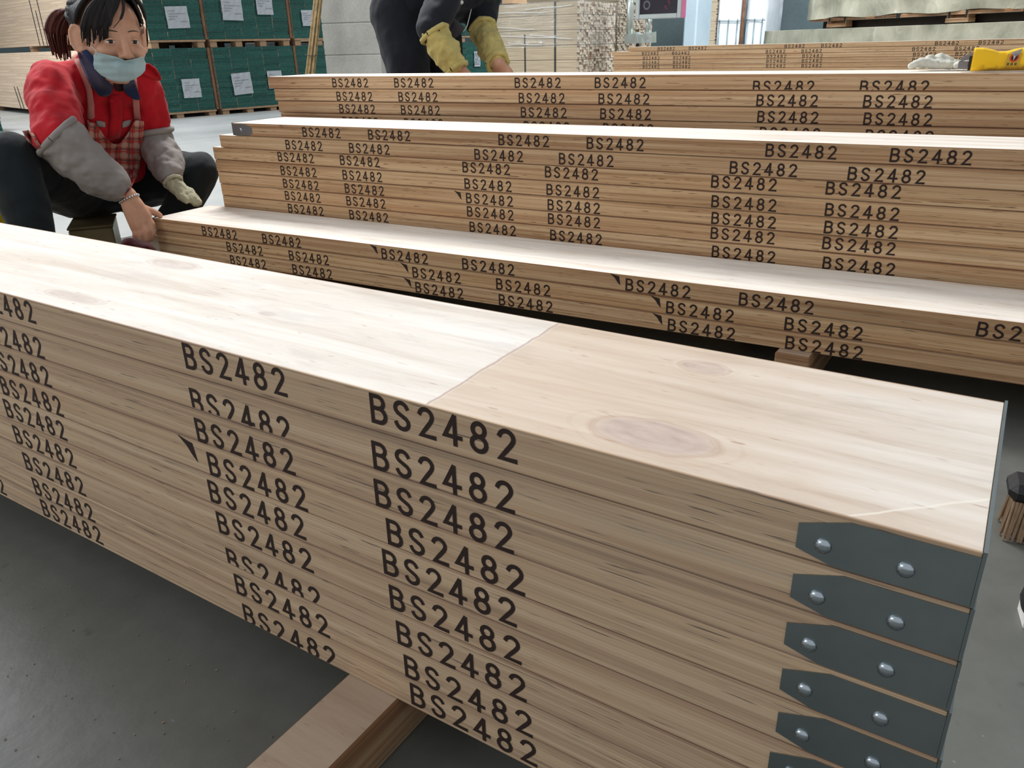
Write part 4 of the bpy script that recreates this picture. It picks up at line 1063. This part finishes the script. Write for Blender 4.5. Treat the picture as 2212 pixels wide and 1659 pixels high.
# apron: bib with scooped edge, then the skirt in the lap, and its straps
cols = [(180, 262, 318), (190, 262, 340), (203, 263, 366), (214, 278, 392), (228, 298, 412), (242, 304, 424), (256, 303, 426), (270, 288, 424), (280, 268, 408), (288, 259, 380), (300, 258, 335), (310, 260, 306)]
rows = []
bm_rows = []
NV = 12
for k in range(NV+1):
    bm_rows.append([(u, a + (b-a)*k/NV) for u, a, b in cols])
bm = bmesh.new(); uvl = bm.loops.layers.uv.new('UVMap'); G = []; U = {}
for r in bm_rows:
    line = []
    for (u, v) in r:
        p = lay(bv_tr, u, v, .014) or at(u, v, 2.45); q = bm.verts.new(p); U[q] = (u, v); line.append(q)
    G.append(line)
for a, b in zip(G, G[1:]):
    for k in range(len(a)-1):
        f = bm.faces.new((a[k], b[k], b[k+1], a[k+1]))
        for lp in f.loops: lp[uvl].uv = (U[lp.vert][0]/100, U[lp.vert][1]/100)
for _ in range(2): bmesh.ops.smooth_vert(bm, verts=[v for v in bm.verts if not v.is_boundary], factor=.5, use_axis_x=True, use_axis_y=True, use_axis_z=True)
bmesh.ops.subdivide_edges(bm, edges=bm.edges[:], cuts=1, use_grid_fill=True)
for v in bm.verts: v.co += (CAM - v.co).normalized()*.006*math.sin(v.co.y*95 + v.co.z*40)
bmesh.ops.recalc_face_normals(bm, faces=bm.faces); bmesh.ops.solidify(bm, geom=bm.faces[:], thickness=.003)
obj('apron', bm, M['plaid'], woman, smooth=True)
cloth('apron_strap', bv_jk, [((130, 97), (141, 95)), ((146, 110), (158, 104)), ((160, 128), (174, 122)), ((172, 148), (186, 142)), ((180, 170), (193, 166)), ((187, 195), (201, 192)), ((188, 225), (203, 222)), ((186, 262), (205, 262))], 3, .009, .003, M['pinkstrap'], woman)
cloth('apron_strap', bv_jk, [((283, 160), (294, 158)), ((283, 185), (296, 184)), ((284, 215), (300, 214)), ((286, 240), (304, 239)), ((287, 262), (306, 262))], 3, .009, .003, M['pinkstrap'], woman)
cloth('collar', bv_all, [((170, 110), (186, 106)), ((174, 128), (203, 122)), ((182, 148), (222, 142)), ((190, 166), (238, 164)), ((198, 184), (247, 186)), ((206, 198), (243, 199)), ((216, 208), (231, 208))], 6, .009, .004, M['navy'], woman)
cloth('inner_shirt', bv_all, [((240, 164), (270, 164)), ((246, 182), (270, 182)), ((250, 200), (266, 200))], 4, .008, .003, M['black'], woman)
cloth('apron_side', bv_tr, [((44, 266), (60, 268)), ((46, 280), (72, 285)), ((50, 298), (86, 304)), ((58, 314), (98, 322))], 4, .012, .003, M['plaid'], woman)
cloth('collar', bv_all, [((262, 166), (284, 162)), ((266, 178), (288, 172)), ((264, 190), (293, 184)), ((266, 200), (298, 196)), ((276, 206), (301, 206)), ((290, 213), (303, 216))], 5, .010, .004, M['navy'], woman)
cloth('reflective_stripe', bv_jk, [((206, 258), (228, 262)), ((206, 266), (228, 270)), ((210, 274), (228, 277))], 3, .005, .001, M['grey_cloth'], woman)
cloth('reflective_stripe', bv_jk, [((262, 262), (284, 256)), ((262, 270), (282, 264)), ((262, 278), (278, 272))], 3, .005, .001, M['grey_cloth'], woman)
cloth('shoulder_flap', bv_jk, [((292, 150), (318, 136)), ((300, 162), (336, 148)), ((322, 168), (346, 164)), ((340, 178), (347, 176))], 4, .010, .005, M['red'], woman)
cloth('button_placket', bv_jk, [((232, 203), (262, 201)), ((236, 225), (266, 222)), ((238, 250), (264, 250)), ((232, 280), (262, 278)), ((228, 300), (260, 300))], 3, .008, .003, M['red'], woman)
for (u, v) in ((238, 213),):
    bm = bmesh.new(); p = lay(bv_jk, u, v, .013); bmesh.ops.create_uvsphere(bm, u_segments=10, v_segments=6, radius=.0055, matrix=Matrix.Translation(p)); obj('button', bm, M['red'], woman, smooth=True)
# face mask pulled below the nose, with its ear loop
mrows = [((210, 110), (222, 113), (240, 117), (258, 122), (272, 126), (284, 124), (296, 120), (305, 117)), ((207, 118), (221, 123), (240, 128), (258, 132), (272, 135), (285, 133), (297, 128), (307, 124)),
         ((205, 128), (221, 136), (240, 142), (258, 146), (272, 148), (285, 145), (298, 139), (308, 133)), ((204, 137), (221, 149), (240, 156), (258, 160), (271, 161), (284, 156), (298, 148), (308, 140)), ((206, 143), (222, 158), (239, 168), (256, 173), (270, 174), (284, 168), (298, 157), (307, 147))]
bm = bmesh.new(); G = []
for i, r in enumerate(mrows):
    line = []
    for j, (u, v) in enumerate(r):
        p = lay(bv_body, u, v, .014); dref = 2.16 + .03*abs(j-4.5)*.25
        if p is None or (p-CAM).dot(CF) > 2.32: p = at(u, v, 2.185 if j > 3 else 2.21)
        line.append(bm.verts.new(p))
    G.append(line)
for a, b in zip(G, G[1:]):
    for k in range(len(a)-1): bm.faces.new((a[k], b[k], b[k+1], a[k+1]))
bmesh.ops.smooth_vert(bm, verts=bm.verts, factor=.35, use_axis_x=True, use_axis_y=True, use_axis_z=True)
bmesh.ops.subdivide_edges(bm, edges=bm.edges[:], cuts=3, use_grid_fill=True)
for v in bm.verts: v.co += (CAM-v.co).normalized()*(.003 + .0016*math.sin(v.co.z*330))
bmesh.ops.recalc_face_normals(bm, faces=bm.faces); bmesh.ops.solidify(bm, geom=bm.faces[:], thickness=.0015)
mask = obj('face_mask', bm, M['mask'], woman, smooth=True)
bm = bmesh.new(); pts = [lay(bv_body, u, v, .004) or at(u, v, 2.24) for u, v in ((185, 80), (188, 88), (194, 95), (202, 102), (211, 111))]; tube(bm, smooth_path(pts, 4), .0013, 6); obj('ear_loop', bm, M['white'], mask, smooth=True)
# hair
bm = hair_cap(H, woman, None, .018, .66, -.30)
def hp(f, s, u): return H @ Vector((f, s, u))
rr = random.Random(2)
for k in range(36):      # fringe swept to her right temple, forehead open
    t = k/35; s0 = .004 - .062*t + rr.uniform(-.003, .003)
    lock(bm, [hp(.040, .016-.012*t, .134-.002*t), hp(.080-.010*t, s0*.7, .116-.010*t), hp(.092-.022*t, s0-.016, .086-.012*t), hp(.088-.030*t, min(-.030, s0-.030) - .004*t, .046-.016*t + rr.uniform(-.008, .008)), hp(.082-.034*t, min(-.040, s0-.034), .016-.018*t + rr.uniform(-.018, .008))], .0058 + rr.uniform(-.001, .002))
for k in range(24):      # her left side falling to the cheekbone
    t = k/23 + rr.uniform(-.02, .02)
    lock(bm, [hp(.052-.01*t, .018+.012*t, .132), hp(.076-.030*t, .050+.014*t, .106), hp(.072-.040*t, .070+.016*t, .062), hp(.066-.044*t, .073+.015*t, .014-.02*t + rr.uniform(-.012, .008))], .0052)
for k in range(7):       # short hair drawn back above the ear
    t = k/6
    lock(bm, [hp(.040-.03*t, -.058, .110-.01*t), hp(.030-.04*t, -.084, .070), hp(.010-.05*t, -.089, .040+.004*t), hp(-.030-.05*t, -.082, .040)], .008)
lock(bm, [hp(.046, -.074, .045), hp(.042, -.078, .015), hp(.038, -.075, -.012)], .0045)
lock(bm, [hp(.078, .014, .122), hp(.099, .006, .088), hp(.103, -.006, .060), hp(.097, -.026, .036)], .004)
lock(bm, [hp(.076, .030, .118), hp(.092, .044, .084), hp(.084, .056, .048), hp(.078, .058, .022)], .0035)
tie = hp(-.096, -.038, .053); tl_ = H.inverted() @ tie
def on_skull(d, g):
    d = d.normalized(); return H @ Vector((-.008 + (.092+g)*d.x, (.077+g)*d.y, .030 + (.090+g)*d.z))
dt = Vector(((tl_.x+.008)/.11, tl_.y/.095, (tl_.z-.03)/.108)).normalized()
for k in range(46):      # hair combed back to the tie
    ph = math.radians(-88 + 170*k/45 + rr.uniform(-2, 2)); d0 = Vector((.40 - .30*abs(math.sin(ph)), math.sin(ph), math.cos(ph)*.92)).normalized()
    pp = smooth_path([on_skull(d0.lerp(dt, t_), .0135 + .0035*math.sin(k*1.7)*t_*(1-t_)*4) for t_ in (0, .25, .5, .75)] + [tie], 5)
    tube(bm, pp, [.0105*(.25 + .75*math.sin(math.pi*min(1, .06 + .5*j_/(len(pp)-1)*1.7))) for j_ in range(len(pp))], 8)
obj('hair', bm, M['hair'], woman, smooth=True)
bm = bmesh.new()
for k in range(60):
    a = k*2.4; r = .024*math.sqrt(k/60)
    p0 = hp(-.090, -.030, .055); q = lambda f, s, u: hp(f + r*math.cos(a), s + r*1.3*math.sin(a), u)
    lock(bm, [p0, q(-.118, -.062, .052), q(-.128, -.092, .005), hp(-.124 + r*.7*math.cos(a), -.094 + r*math.sin(a), -.056 + rr.uniform(-.016, .014))], .0062)
o = obj('ponytail', bm, M['pony'], woman, smooth=True); o['label'] = 'reddish-brown ponytail'
bm = bmesh.new(); x, y, d = frame(H.to_3x3() @ Vector((-1, 0, -.1))); c = hp(-.096, -.038, .053); tube(bm, [c + (x*math.cos(q*.524) + y*math.sin(q*.524))*.020 for q in range(13)], .006, 7, False); obj('hair_tie', bm, M['navy'], woman, smooth=True)
def shoe(name, heel, toe, m, parent, sole=None, wd=.042):
    a, b = Vector(heel), Vector(toe); a.z = b.z = 0
    bm = bmesh.new(); d = (b-a).normalized()
    chain(bm, [(a + Vector((0, 0, .045)), .036), (a.lerp(b, .35) + Vector((0, 0, .050)), .040), (a.lerp(b, .72) + Vector((0, 0, .036)), wd*.92), (b - d*.03 + Vector((0, 0, .030)), wd*.78)])
    for v in bm.verts: v.co.z = max(.008, v.co.z)
    me = melt(bm, .005, 3); o = obj(name, me, m, parent)
    bm = bmesh.new(); n = d.cross(Vector((0, 0, 1))); poly = []
    for t, w_ in ((-.09, .45), (0, .80), (.4, .90), (.75, 1.00), (.92, .80), (1.0, .40)): poly.append((t, w_))
    pts = [a.lerp(b, t)*1 + n*wd*w_ for t, w_ in poly] + [a.lerp(b, t) - n*wd*w_ for t, w_ in poly[::-1]]
    prism(bm, [(p.x, p.y) for p in pts], 0.0005, .015); obj('sole', bm, sole or M['white'], o if parent else o)
    return o
shoe('shoe', rank + Vector((-.05, .02, 0)), rank + Vector((.15, -.04, 0)), M['shoe'], woman)
shoe('shoe', lank + Vector((-.06, 0, 0)), lank + Vector((.075, -.045, 0)), M['shoe'], woman)

# ---- bending worker behind the third stack
H2 = head_frame(at(1034, -88, 3.00), -.42, .85, 0, 1.0)
rs2, ls2 = at(985, -62, 3.02), at(1056, -58, 3.32)
re2, rw2 = at(932, 62, 2.96), at(982, 143, 2.985)
le2, lw2 = at(1036, 48, 3.26), at(1076, 138, 3.10)
hp2 = at(893, 30, 3.20); hr2, hl2 = hp2 + Vector((-.01, -.09, 0)), hp2 + Vector((.03, .09, 0))
kr2, kl2 = Vector((-2.135, 2.16, .44)), Vector((-2.13, 2.38, .45)); ar2, al2 = Vector((-2.23, 2.17, .08)), Vector((-2.24, 2.42, .08))
sh2 = (rs2+ls2)/2
bm = bmesh.new(); head_shapes(bm, H2)
chain(bm, [(H2 @ Vector((-.025, 0, -.07)), .052), (sh2 + Vector((-.02, 0, .02)), .06)]); chain(bm, [(sh2, .09), (hp2, .10)])
chain(bm, [(rs2, .045), (re2, .042), (rw2, .028)]); chain(bm, [(ls2, .045), (le2, .042), (lw2, .028)])
for hpn, k_, a_ in ((hr2, kr2, ar2), (hl2, kl2, al2)): chain(bm, [(hpn, .09), (k_, .055), (a_, .04)])
def hand(bm, wr, grip, side):
    """four fingers hooked over an edge at grip (edge direction side), thumb beside them"""
    d = (grip - wr).normalized()
    for k in range(4):
        o = side*(k-1.5)*.021; q = grip + o - d*.030 + Vector((0, 0, .022)); r = (.0098, .0104, .0100, .0085)[k]
        chain(bm, [(wr, .025), (wr.lerp(q, .5) + o*.2, .020), (q, r*1.25)]); chain(bm, [(q, r*1.1), (grip + o + Vector((0, -.014, .013)), r), (grip + o + Vector((0, -.034, .0105)), r*.9)])
    chain(bm, [(wr, .02), (wr.lerp(grip, .55) - side*.035 + Vector((0, 0, -.01)), .014), (grip - side*.045 + Vector((0, .012, -.012)), .010)])
for wr, x_ in ((rw2, rw2.x + .05), (lw2, lw2.x + .035)):
    g = Vector((x_, wr.y + .035, FZ)); hand(bm, wr, g, Vector((1, DA, 0)).normalized())
b2 = melt(bm, .0045, 4)
man = obj('person', b2, M['skin']); tag(man, 'worker in dark clothes and yellow oversleeves bending over the third stack', 'person')
face_parts(H2, man, bvh_of(b2)); o = obj('hair', hair_cap(H2, man, None, .012, .45, -.6), M['hair'], man, smooth=True)
bm = bmesh.new()
X2 = (sh2-hp2).normalized(); S2 = Vector((X2.y*-1, X2.x, 0)).normalized()
for t, w_, r in ((0, .065, .112), (.25, .07, .120), (.5, .08, .130), (.75, .09, .130), (.97, .11, .098)):
    c = hp2.lerp(sh2, t) + Vector((0, 0, .010*math.sin(math.pi*t))); cap_seg(bm, c - Y*w_, r, c + Y*w_, r)
chain(bm, [(hp2, .12), (sh2, .12)])
chain(bm, [(rs2, .075), (rs2.lerp(re2, .5), .070), (re2, .062)]); chain(bm, [(ls2, .075), (ls2.lerp(le2, .5), .070), (le2, .062)])
j2 = melt(bm, .009, 5, .026, .10); obj('jacket', j2, M['dark_jacket'], man)
bm = bmesh.new()
for hpn, k_, a_ in ((hr2, kr2, ar2), (hl2, kl2, al2)): chain(bm, [(hpn, .108), (hpn.lerp(k_, .5), .094), (k_, .078), (k_.lerp(a_, .5), .068), (a_ + Vector((0, 0, .02)), .058)])
cap_seg(bm, hr2, .112, hl2, .112)
t2 = melt(bm, .010, 5, .020, .10); obj('trousers', t2, M['dark_jacket'], man)
for (a, b, r0, r1) in ((re2.lerp(rw2, .16), re2.lerp(rw2, 1.0), .054, .044), (le2.lerp(lw2, .22), le2.lerp(lw2, .92), .052, .042)):
    bm = bmesh.new(); chain(bm, [(a.lerp(b, -.10), .036), (a, r0), (a.lerp(b, .2), r0*.98), (a.lerp(b, .6), r0*1.06), (a.lerp(b, .9), r1*1.05), (b, r1*.9)])
    sl = melt(bm, .0055, 2, .026, .035); o = obj('oversleeve', sl, M['yellow_sleeve'], man)
    x, y, d = frame(b-a)
    for c, r_ in ((b + (b-a).normalized()*.012, r1*.98), (a - (b-a).normalized()*.004, r0*1.02)):
        bm = bmesh.new(); tube(bm, [c + (x*math.cos(q*.393) + y*math.sin(q*.393))*(r_ + .003*math.sin(q*4)) for q in range(17)], .010, 7, False); obj('elastic_cuff', bm, M['yellow_sleeve'], o, smooth=True)
bm = bmesh.new(); pts = [(980, 38), (992, 50), (1004, 62), (996, 72), (986, 80), (972, 86), (962, 84), (960, 66), (968, 50)]
P_ = [at(u, v, 3.10) for u, v in pts]; c = sum(P_, Vector())/len(P_)
vs = [bm.verts.new(p) for p in P_]; cv = bm.verts.new(c + CF*-.03)
for i in range(len(vs)): bm.faces.new((vs[i], cv, vs[(i+1) % len(vs)]))
bmesh.ops.recalc_face_normals(bm, faces=bm.faces); bmesh.ops.solidify(bm, geom=bm.faces[:], thickness=.004); ap = obj('apron_bib', bm, M['dark_grey'], man, smooth=True)
bm = bmesh.new(); tube(bm, smooth_path([at(972, -4, 3.06), at(975, 20, 3.07), at(976, 40, 3.08), at(969, 54, 3.09)], 4), .0025, 6); obj('white_cord', bm, M['white'], man, smooth=True)
bm = bmesh.new(); tube(bm, smooth_path([at(1018, 20, 3.12), at(1013, 40, 3.11), at(1008, 58, 3.10), at(1000, 68, 3.10)], 4), .0022, 6); obj('white_cord', bm, M['white'], man, smooth=True)
bm = bmesh.new(); bmesh.ops.create_uvsphere(bm, u_segments=12, v_segments=8, radius=.0075, matrix=Matrix.Translation(at(997, 5, 2.98))); obj('white_button', bm, M['white'], man, smooth=True)
shoe('shoe', ar2 + Vector((-.04, 0, 0)), ar2 + Vector((.17, -.03, 0)), M['black'], man); shoe('shoe', al2 + Vector((-.04, 0, 0)), al2 + Vector((.17, .0, 0)), M['black'], man)
# ------------------------------------------------------------------ small things
# stool under the seated worker
M['stool'] = simple('worn_tin', rgb(120, 112, 84), .4, .35, var=.3, scale=9)
t = thing('low_stool', 'low square stool under the seated worker', 'stool', (-2.585, .985, 0), -.62)
bm = bmesh.new(); box(bm, (-.20, -.066, 0), (.01, .066, .136), .004); obj('body', bm, M['stool'], t)
bm = bmesh.new(); box(bm, (-.204, -.069, .1365), (.013, .069, .145), .003); obj('seat', bm, M['stool'], t)
# dark red cloth bag and paper scraps by the plank ends
bm = bmesh.new()
c0 = at(288, 560, 2.29); c0.z = .100
for dx, dy, dz, r in ((0, 0, -.052, .056), (-.012, .02, -.056, .056), (0, 0, 0, .048), (-.01, .030, .006, .046), (-.03, .02, -.012, .048), (.0, -.02, -.02, .044), (-.005, .01, .030, .042)): bmesh.ops.create_uvsphere(bm, u_segments=14, v_segments=10, radius=r, matrix=Matrix.Translation(c0 + Vector((dx, dy, dz))))
for v in bm.verts: v.co.z = max(.004, v.co.z)
bag = obj('cloth_bag', melt(bm, .006, 3, .03, .05), fabric('maroon_cloth', rgb(60, 10, 20))); tag(bag, 'dark red cloth bag slumped on the floor by the plank ends', 'bag')
bm = bmesh.new(); tube(bm, smooth_path([c0 + Vector((-.035, -.045, .03)), c0 + Vector((-.05, -.05, .062)), c0 + Vector((-.058, -.03, .05)), c0 + Vector((-.05, -.01, .02))], 4), .006, 7); obj('bag_handle', bm, M['red'], bag, smooth=True)
bm = bmesh.new(); q = Vector((-2.50, .90, .003))
g = [[bm.verts.new(q + Vector((i*.035 - .02*j*.5, j*.035, .012*abs(math.sin(i*1.9+j*2.3))))) for j in range(4)] for i in range(4)]
for i in range(3):
    for j in range(3): bm.faces.new((g[i][j], g[i+1][j], g[i+1][j+1], g[i][j+1]))
bmesh.ops.solidify(bm, geom=bm.faces[:], thickness=.001); tag(obj('paper_scrap', bm, M['paper']), 'torn white paper scrap on the floor beside the stool', 'paper scrap')
# yellow tub at the left edge
M['yellow'] = simple('yellow_plastic', rgb(250, 196, 12), .38, var=.04, scale=12); M['yellow_tub'] = simple('yellow_tub', rgb(232, 204, 20), .5, var=.06, scale=8)
t = thing('yellow_tub', 'yellow plastic tub at the left edge beside the dark trouser leg', 'tub', (-2.98, 0.86, 0))
bm = bmesh.new(); prof = [(.0, .004), (.105, .004), (.115, .02), (.135, .20), (.148, .205), (.148, .218), (.128, .218), (.108, .025), (.0, .02)]; n = 28; rings = []
for r, z in prof: rings.append([bm.verts.new((max(r, .0005)*math.cos(2*math.pi*k/n), max(r, .0005)*math.sin(2*math.pi*k/n), z)) for k in range(n)])
for a, b in zip(rings, rings[1:]):
    for k in range(n): bm.faces.new((a[k], a[(k+1) % n], b[(k+1) % n], b[k]))
obj('body', bm, M['yellow_tub'], t, smooth=True)
bm = bmesh.new(); tube(bm, smooth_path([(0, -.146, .20), (.03, -.158, .12), (.0, -.150, .07)], 4), .004, 7); obj('handle', bm, M['silver'], t, smooth=True)

# yellow hand tool with grey jaw lying on the third stack
TZ = DZ
def dfront(x): return DY + DA*x
ax = math.atan(DA)
t = thing('yellow_hand_tool', 'yellow hand tool with grey metal jaw lying on the third stack', 'tool', (-.166, dfront(-.166) + .030, TZ), ax)
bm = bmesh.new()     # body: lofted sections along x, waist between head and grip
secs = [(-.001, .048, .0445, .062), (.003, .049, .0455, .063), (.018, .0485, .0450, .060), (.034, .045, .0440, .056), (.048, .0405, .0400, .052), (.062, .0405, .0395, .050), (.080, .0455, .0440, .052), (.100, .0485, .0470, .055), (.150, .0490, .0475, .056), (.185, .0470, .0460, .054), (.190, .044, .043, .050)]
R_ = []
for x_, zt, zc, wy_ in secs:
    ring = []
    for k in range(16):
        a = 2*math.pi*k/16; ca, sa = math.cos(a), math.sin(a)
        e = .42; cy_ = math.copysign(abs(ca)**e, ca)*wy_/2; cz_ = math.copysign(abs(sa)**e, sa)
        ring.append(bm.verts.new((x_, .030 + cy_, .0003 + zt/2 + cz_*zt/2)))
    R_.append(ring)
for a, b in zip(R_, R_[1:]):
    for k in range(16): bm.faces.new((a[k], b[k], b[(k+1) % 16], a[(k+1) % 16]))
bm.faces.new(R_[0]); bm.faces.new(R_[-1][::-1]); bmesh.ops.recalc_face_normals(bm, faces=bm.faces)
tl = NT('yellow_tool_plastic'); co = tl.coord(); nz_ = tl.noise(co, 60, 3); low_brown = tl.math('MULTIPLY', tl.math('SUBTRACT', 1.0, tl.smooth(tl.math('ADD', tl.sep(co)[2], tl.math('MULTIPLY', tl.math('SUBTRACT', nz_, .5), .022)), .004, .016)), tl.smooth(tl.sep(co)[0], .008, .03))  # body turns raggedly brown towards its underside
obj('body', bm, tl.done(tl.mix(tl.math('MULTIPLY', low_brown, .75), rgb(252, 200, 14), rgb(112, 66, 24)), .4), t)
M['jaw'] = simple('grey_steel', rgb(130, 130, 136), .5, .6, var=.1, scale=60)
bm = bmesh.new(); R90 = Matrix(((1, 0, 0, 0), (0, 0, 1, 0), (0, 1, 0, 0), (0, 0, 0, 1)))
prism(bm, [(-.001, .040), (-.008, .038), (-.022, .029), (-.024, .022), (-.021, .0215), (-.001, .026)], .016, .046, R90)
prism(bm, [(-.006, .020), (-.0265, .0215), (-.027, .008), (-.008, .004)], .016, .046, R90); prism(bm, [(-.021, .0205), (-.0245, .0225), (-.027, .020), (-.026, .010)], .018, .044, R90)
bmesh.ops.recalc_face_normals(bm, faces=bm.faces); obj('jaw', bm, M['jaw'], t)
bm = bmesh.new(); box(bm, (-.007, .014, .003), (-.0005, .048, .032)); obj('jaw_gap', bm, M['black'], t)
M['lab_y'] = simple('tan_label', rgb(198, 162, 52), .5, var=.05); M['lab_r'] = simple('label_red', rgb(206, 60, 36), .5, var=.05); M['lab_k'] = simple('label_black', rgb(36, 24, 22), .6); M['lab_w'] = simple('label_cream', rgb(232, 206, 186), .6)
LY = .0030     # label plane just proud of the grip's front
def lp(x_, z_): return Vector((.0635 + x_ + z_*.10, LY - .0006, .012 + z_))
bm = bmesh.new(); q = [bm.verts.new(lp(a, b)) for a, b in ((0, 0), (.026, 0), (.026, .024), (0, .024))]; bm.faces.new(q); lb = obj('label', bm, M['lab_y'], t)
def disc(r0, r1, cx, cz, m, nm, lift, a0=0, a1=360):
    bm = bmesh.new(); prev = None; n = 24
    for k in range(n+1):
        a = math.radians(a0 + (a1-a0)*k/n); cur = [bm.verts.new(lp(cx + r*math.cos(a), cz + r*math.sin(a)) - Vector((0, lift, 0))) for r in (r0, r1)]
        if prev: bm.faces.new((prev[0], cur[0], cur[1], prev[1]))
        prev = cur
    obj(nm, bm, m, lb)
disc(.0058, .0088, .0135, .0160, M['lab_r'], 'red_ring', .0003); disc(.0001, .0058, .0135, .0160, M['lab_k'], 'dark_disc', .0003)
bm = bmesh.new()
for tri in (((.0100, .0212), (.0132, .0190), (.0124, .0150)), ((.0170, .0212), (.0132, .0190), (.0140, .0150)), ((.0118, .0170), (.0150, .0170), (.0130, .0104))): bm.faces.new([bm.verts.new(lp(a, b) - Vector((0, .0006, 0))) for a, b in tri])
obj('emblem', bm, M['lab_w'], lb)
bm = bmesh.new()
def bar(a, b, c, d): bm.faces.new([bm.verts.new(lp(x_, z_) - Vector((0, .0003, 0))) for x_, z_ in ((a, b), (c, b), (c, d), (a, d))])
for x0 in (.0030, .0100, .0170):     # three small characters
    bar(x0, .0046, x0+.0046, .0053); bar(x0, .0012, x0+.0046, .0019); bar(x0+.0004, .0012, x0+.0011, .0053); bar(x0+.0036, .0012, x0+.0043, .0053); bar(x0+.0019, .0004, x0+.0026, .0060); bar(x0+.0004, .0029, x0+.0040, .0034)
obj('characters', bm, M['lab_k'], lb)['kind'] = 'stuff'
bm = bmesh.new(); pts = [lp(.004, .0262), lp(.014, .0300), lp(.024, .0345), lp(.022, .0240), lp(.0150, .0180), lp(.008, .0225)]
bm.faces.new([bm.verts.new(p + Vector((0, -.0008 + .006*max(0, p.z-.036)/.01, 0))) for p in pts]); bmesh.ops.solidify(bm, geom=bm.faces[:], thickness=.0004); obj('torn_foil', bm, M['silver'], lb)

# pair of pale knitted gloves lying behind the tool
M['pale_glove'] = fabric('pale_knit', rgb(206, 206, 196), .08, 90, 300, .95, .8)
def flat_glove(x, label, flip, rz):
    y = dfront(x) + .150
    bm = bmesh.new()
    if not flip:
        for k, (px_, pz, ln) in enumerate(((0, .020, .060), (.018, .026, .065), (.034, .029, .075), (.012, .013, .050))):
            chain(bm, [(Vector((px_, (k-1.5)*.020, .010)), .0085), (Vector((px_+ln*.30, (k-1.5)*.018, pz)), .0095), (Vector((px_+ln*.75, (k-1.5)*.015, .013)), .0105), (Vector((.085, (k-1.5)*.012, .010)), .0095)])
        chain(bm, [(Vector((.075, 0, .011)), .0105), (Vector((.105, .01, .010)), .0095)])
    else:
        for k in range(4): chain(bm, [(Vector((0, (k-1.5)*.017, .0095)), .0085), (Vector((.030, (k-1.5)*.017, .021)), .0105), (Vector((.068, (k-1.5)*.016, .024)), .0110), (Vector((.095, (k-1.5)*.012, .014)), .0105)])
        chain(bm, [(Vector((.08, 0, .016)), .015), (Vector((.115, .005, .013)), .013)])
    for v in bm.verts: v.co.z = max(.0006, v.co.z)
    o = obj('knit_glove', melt(bm, .0035, 2, .006, .012), M['pale_glove'], None, (x, y, TZ + .0003)); o.rotation_euler = (0, 0, rz); tag(o, label, 'glove', 'work gloves on the third stack')
    bm = bmesh.new(); tube(bm, [(.112, .026*math.cos(q*.524), .012 + .0085*math.sin(q*.524)) for q in range(13)], .0034, 6, False); obj('glove_cuff', bm, M['pale_glove'], o, smooth=True)
flat_glove(-.300, 'pale knitted glove with curled fingers, farther from the yellow tool', False, ax)
flat_glove(-.205, 'pale knitted glove just beside the grey jaw of the yellow tool', True, ax)

# brush and shoe at the right edge of the floor
M['bristle'] = simple('tan_bristle', rgb(168, 142, 116), .8, var=.2, scale=60)
t = thing('floor_brush', 'black-backed brush with tan bristles at the right edge', 'brush', (.052, .742, 0), .10)
bm = bmesh.new(); box(bm, (-.006, -.025, .058), (.30, .035, .086), .010); obj('brush_back', bm, M['black'], t)
bm = bmesh.new()
for i in range(66):
    for j in range(6):
        x_, y_ = .003 + i*.0044, -.018 + j*.0095; f_ = (j-2.5)*.0035
        tube(bm, [(x_, y_, .060), (x_ - .004 + random.uniform(-.003, .003), y_+f_, .002)], .0019, 5)
o = obj('bristle', bm, M['bristle'], t); o['kind'] = 'stuff'
bm = bmesh.new(); tube(bm, [(.16, .005, .080), (.62, .12, .60)], .012, 10); obj('handle', bm, M['bearer'], t, smooth=True)
sh = shoe('work_shoe', (.30, .580, 0), (.081, .540, 0), M['black'], None, M['white'], .046); tag(sh, 'black shoe with a white sole at the right edge of the floor', 'shoe')
# wood crumbs scattered on the floor in front
bm = bmesh.new(); rr = random.Random(11)
for k in range(70):
    u, v = rr.uniform(0, 800), rr.uniform(1150, 1640); d = CF + CR*((u-PW/2)/FPX) - CU*((v-PH/2)/FPX); p = CAM + d*(-CAM.z/d.z)
    if p.y > -.03: continue
    a = rr.uniform(0, 6.3); l_ = rr.uniform(.0008, .0028); w_ = .0006
    tube(bm, [p + Vector((0, 0, .0006)), p + Vector((math.cos(a)*l_, math.sin(a)*l_, .0012))], w_, 4)
o = obj('wood_crumbs', bm, M['bristle']); o['kind'] = 'stuff'; tag(o, 'tiny wood crumbs scattered over the dark floor', 'wood crumbs')
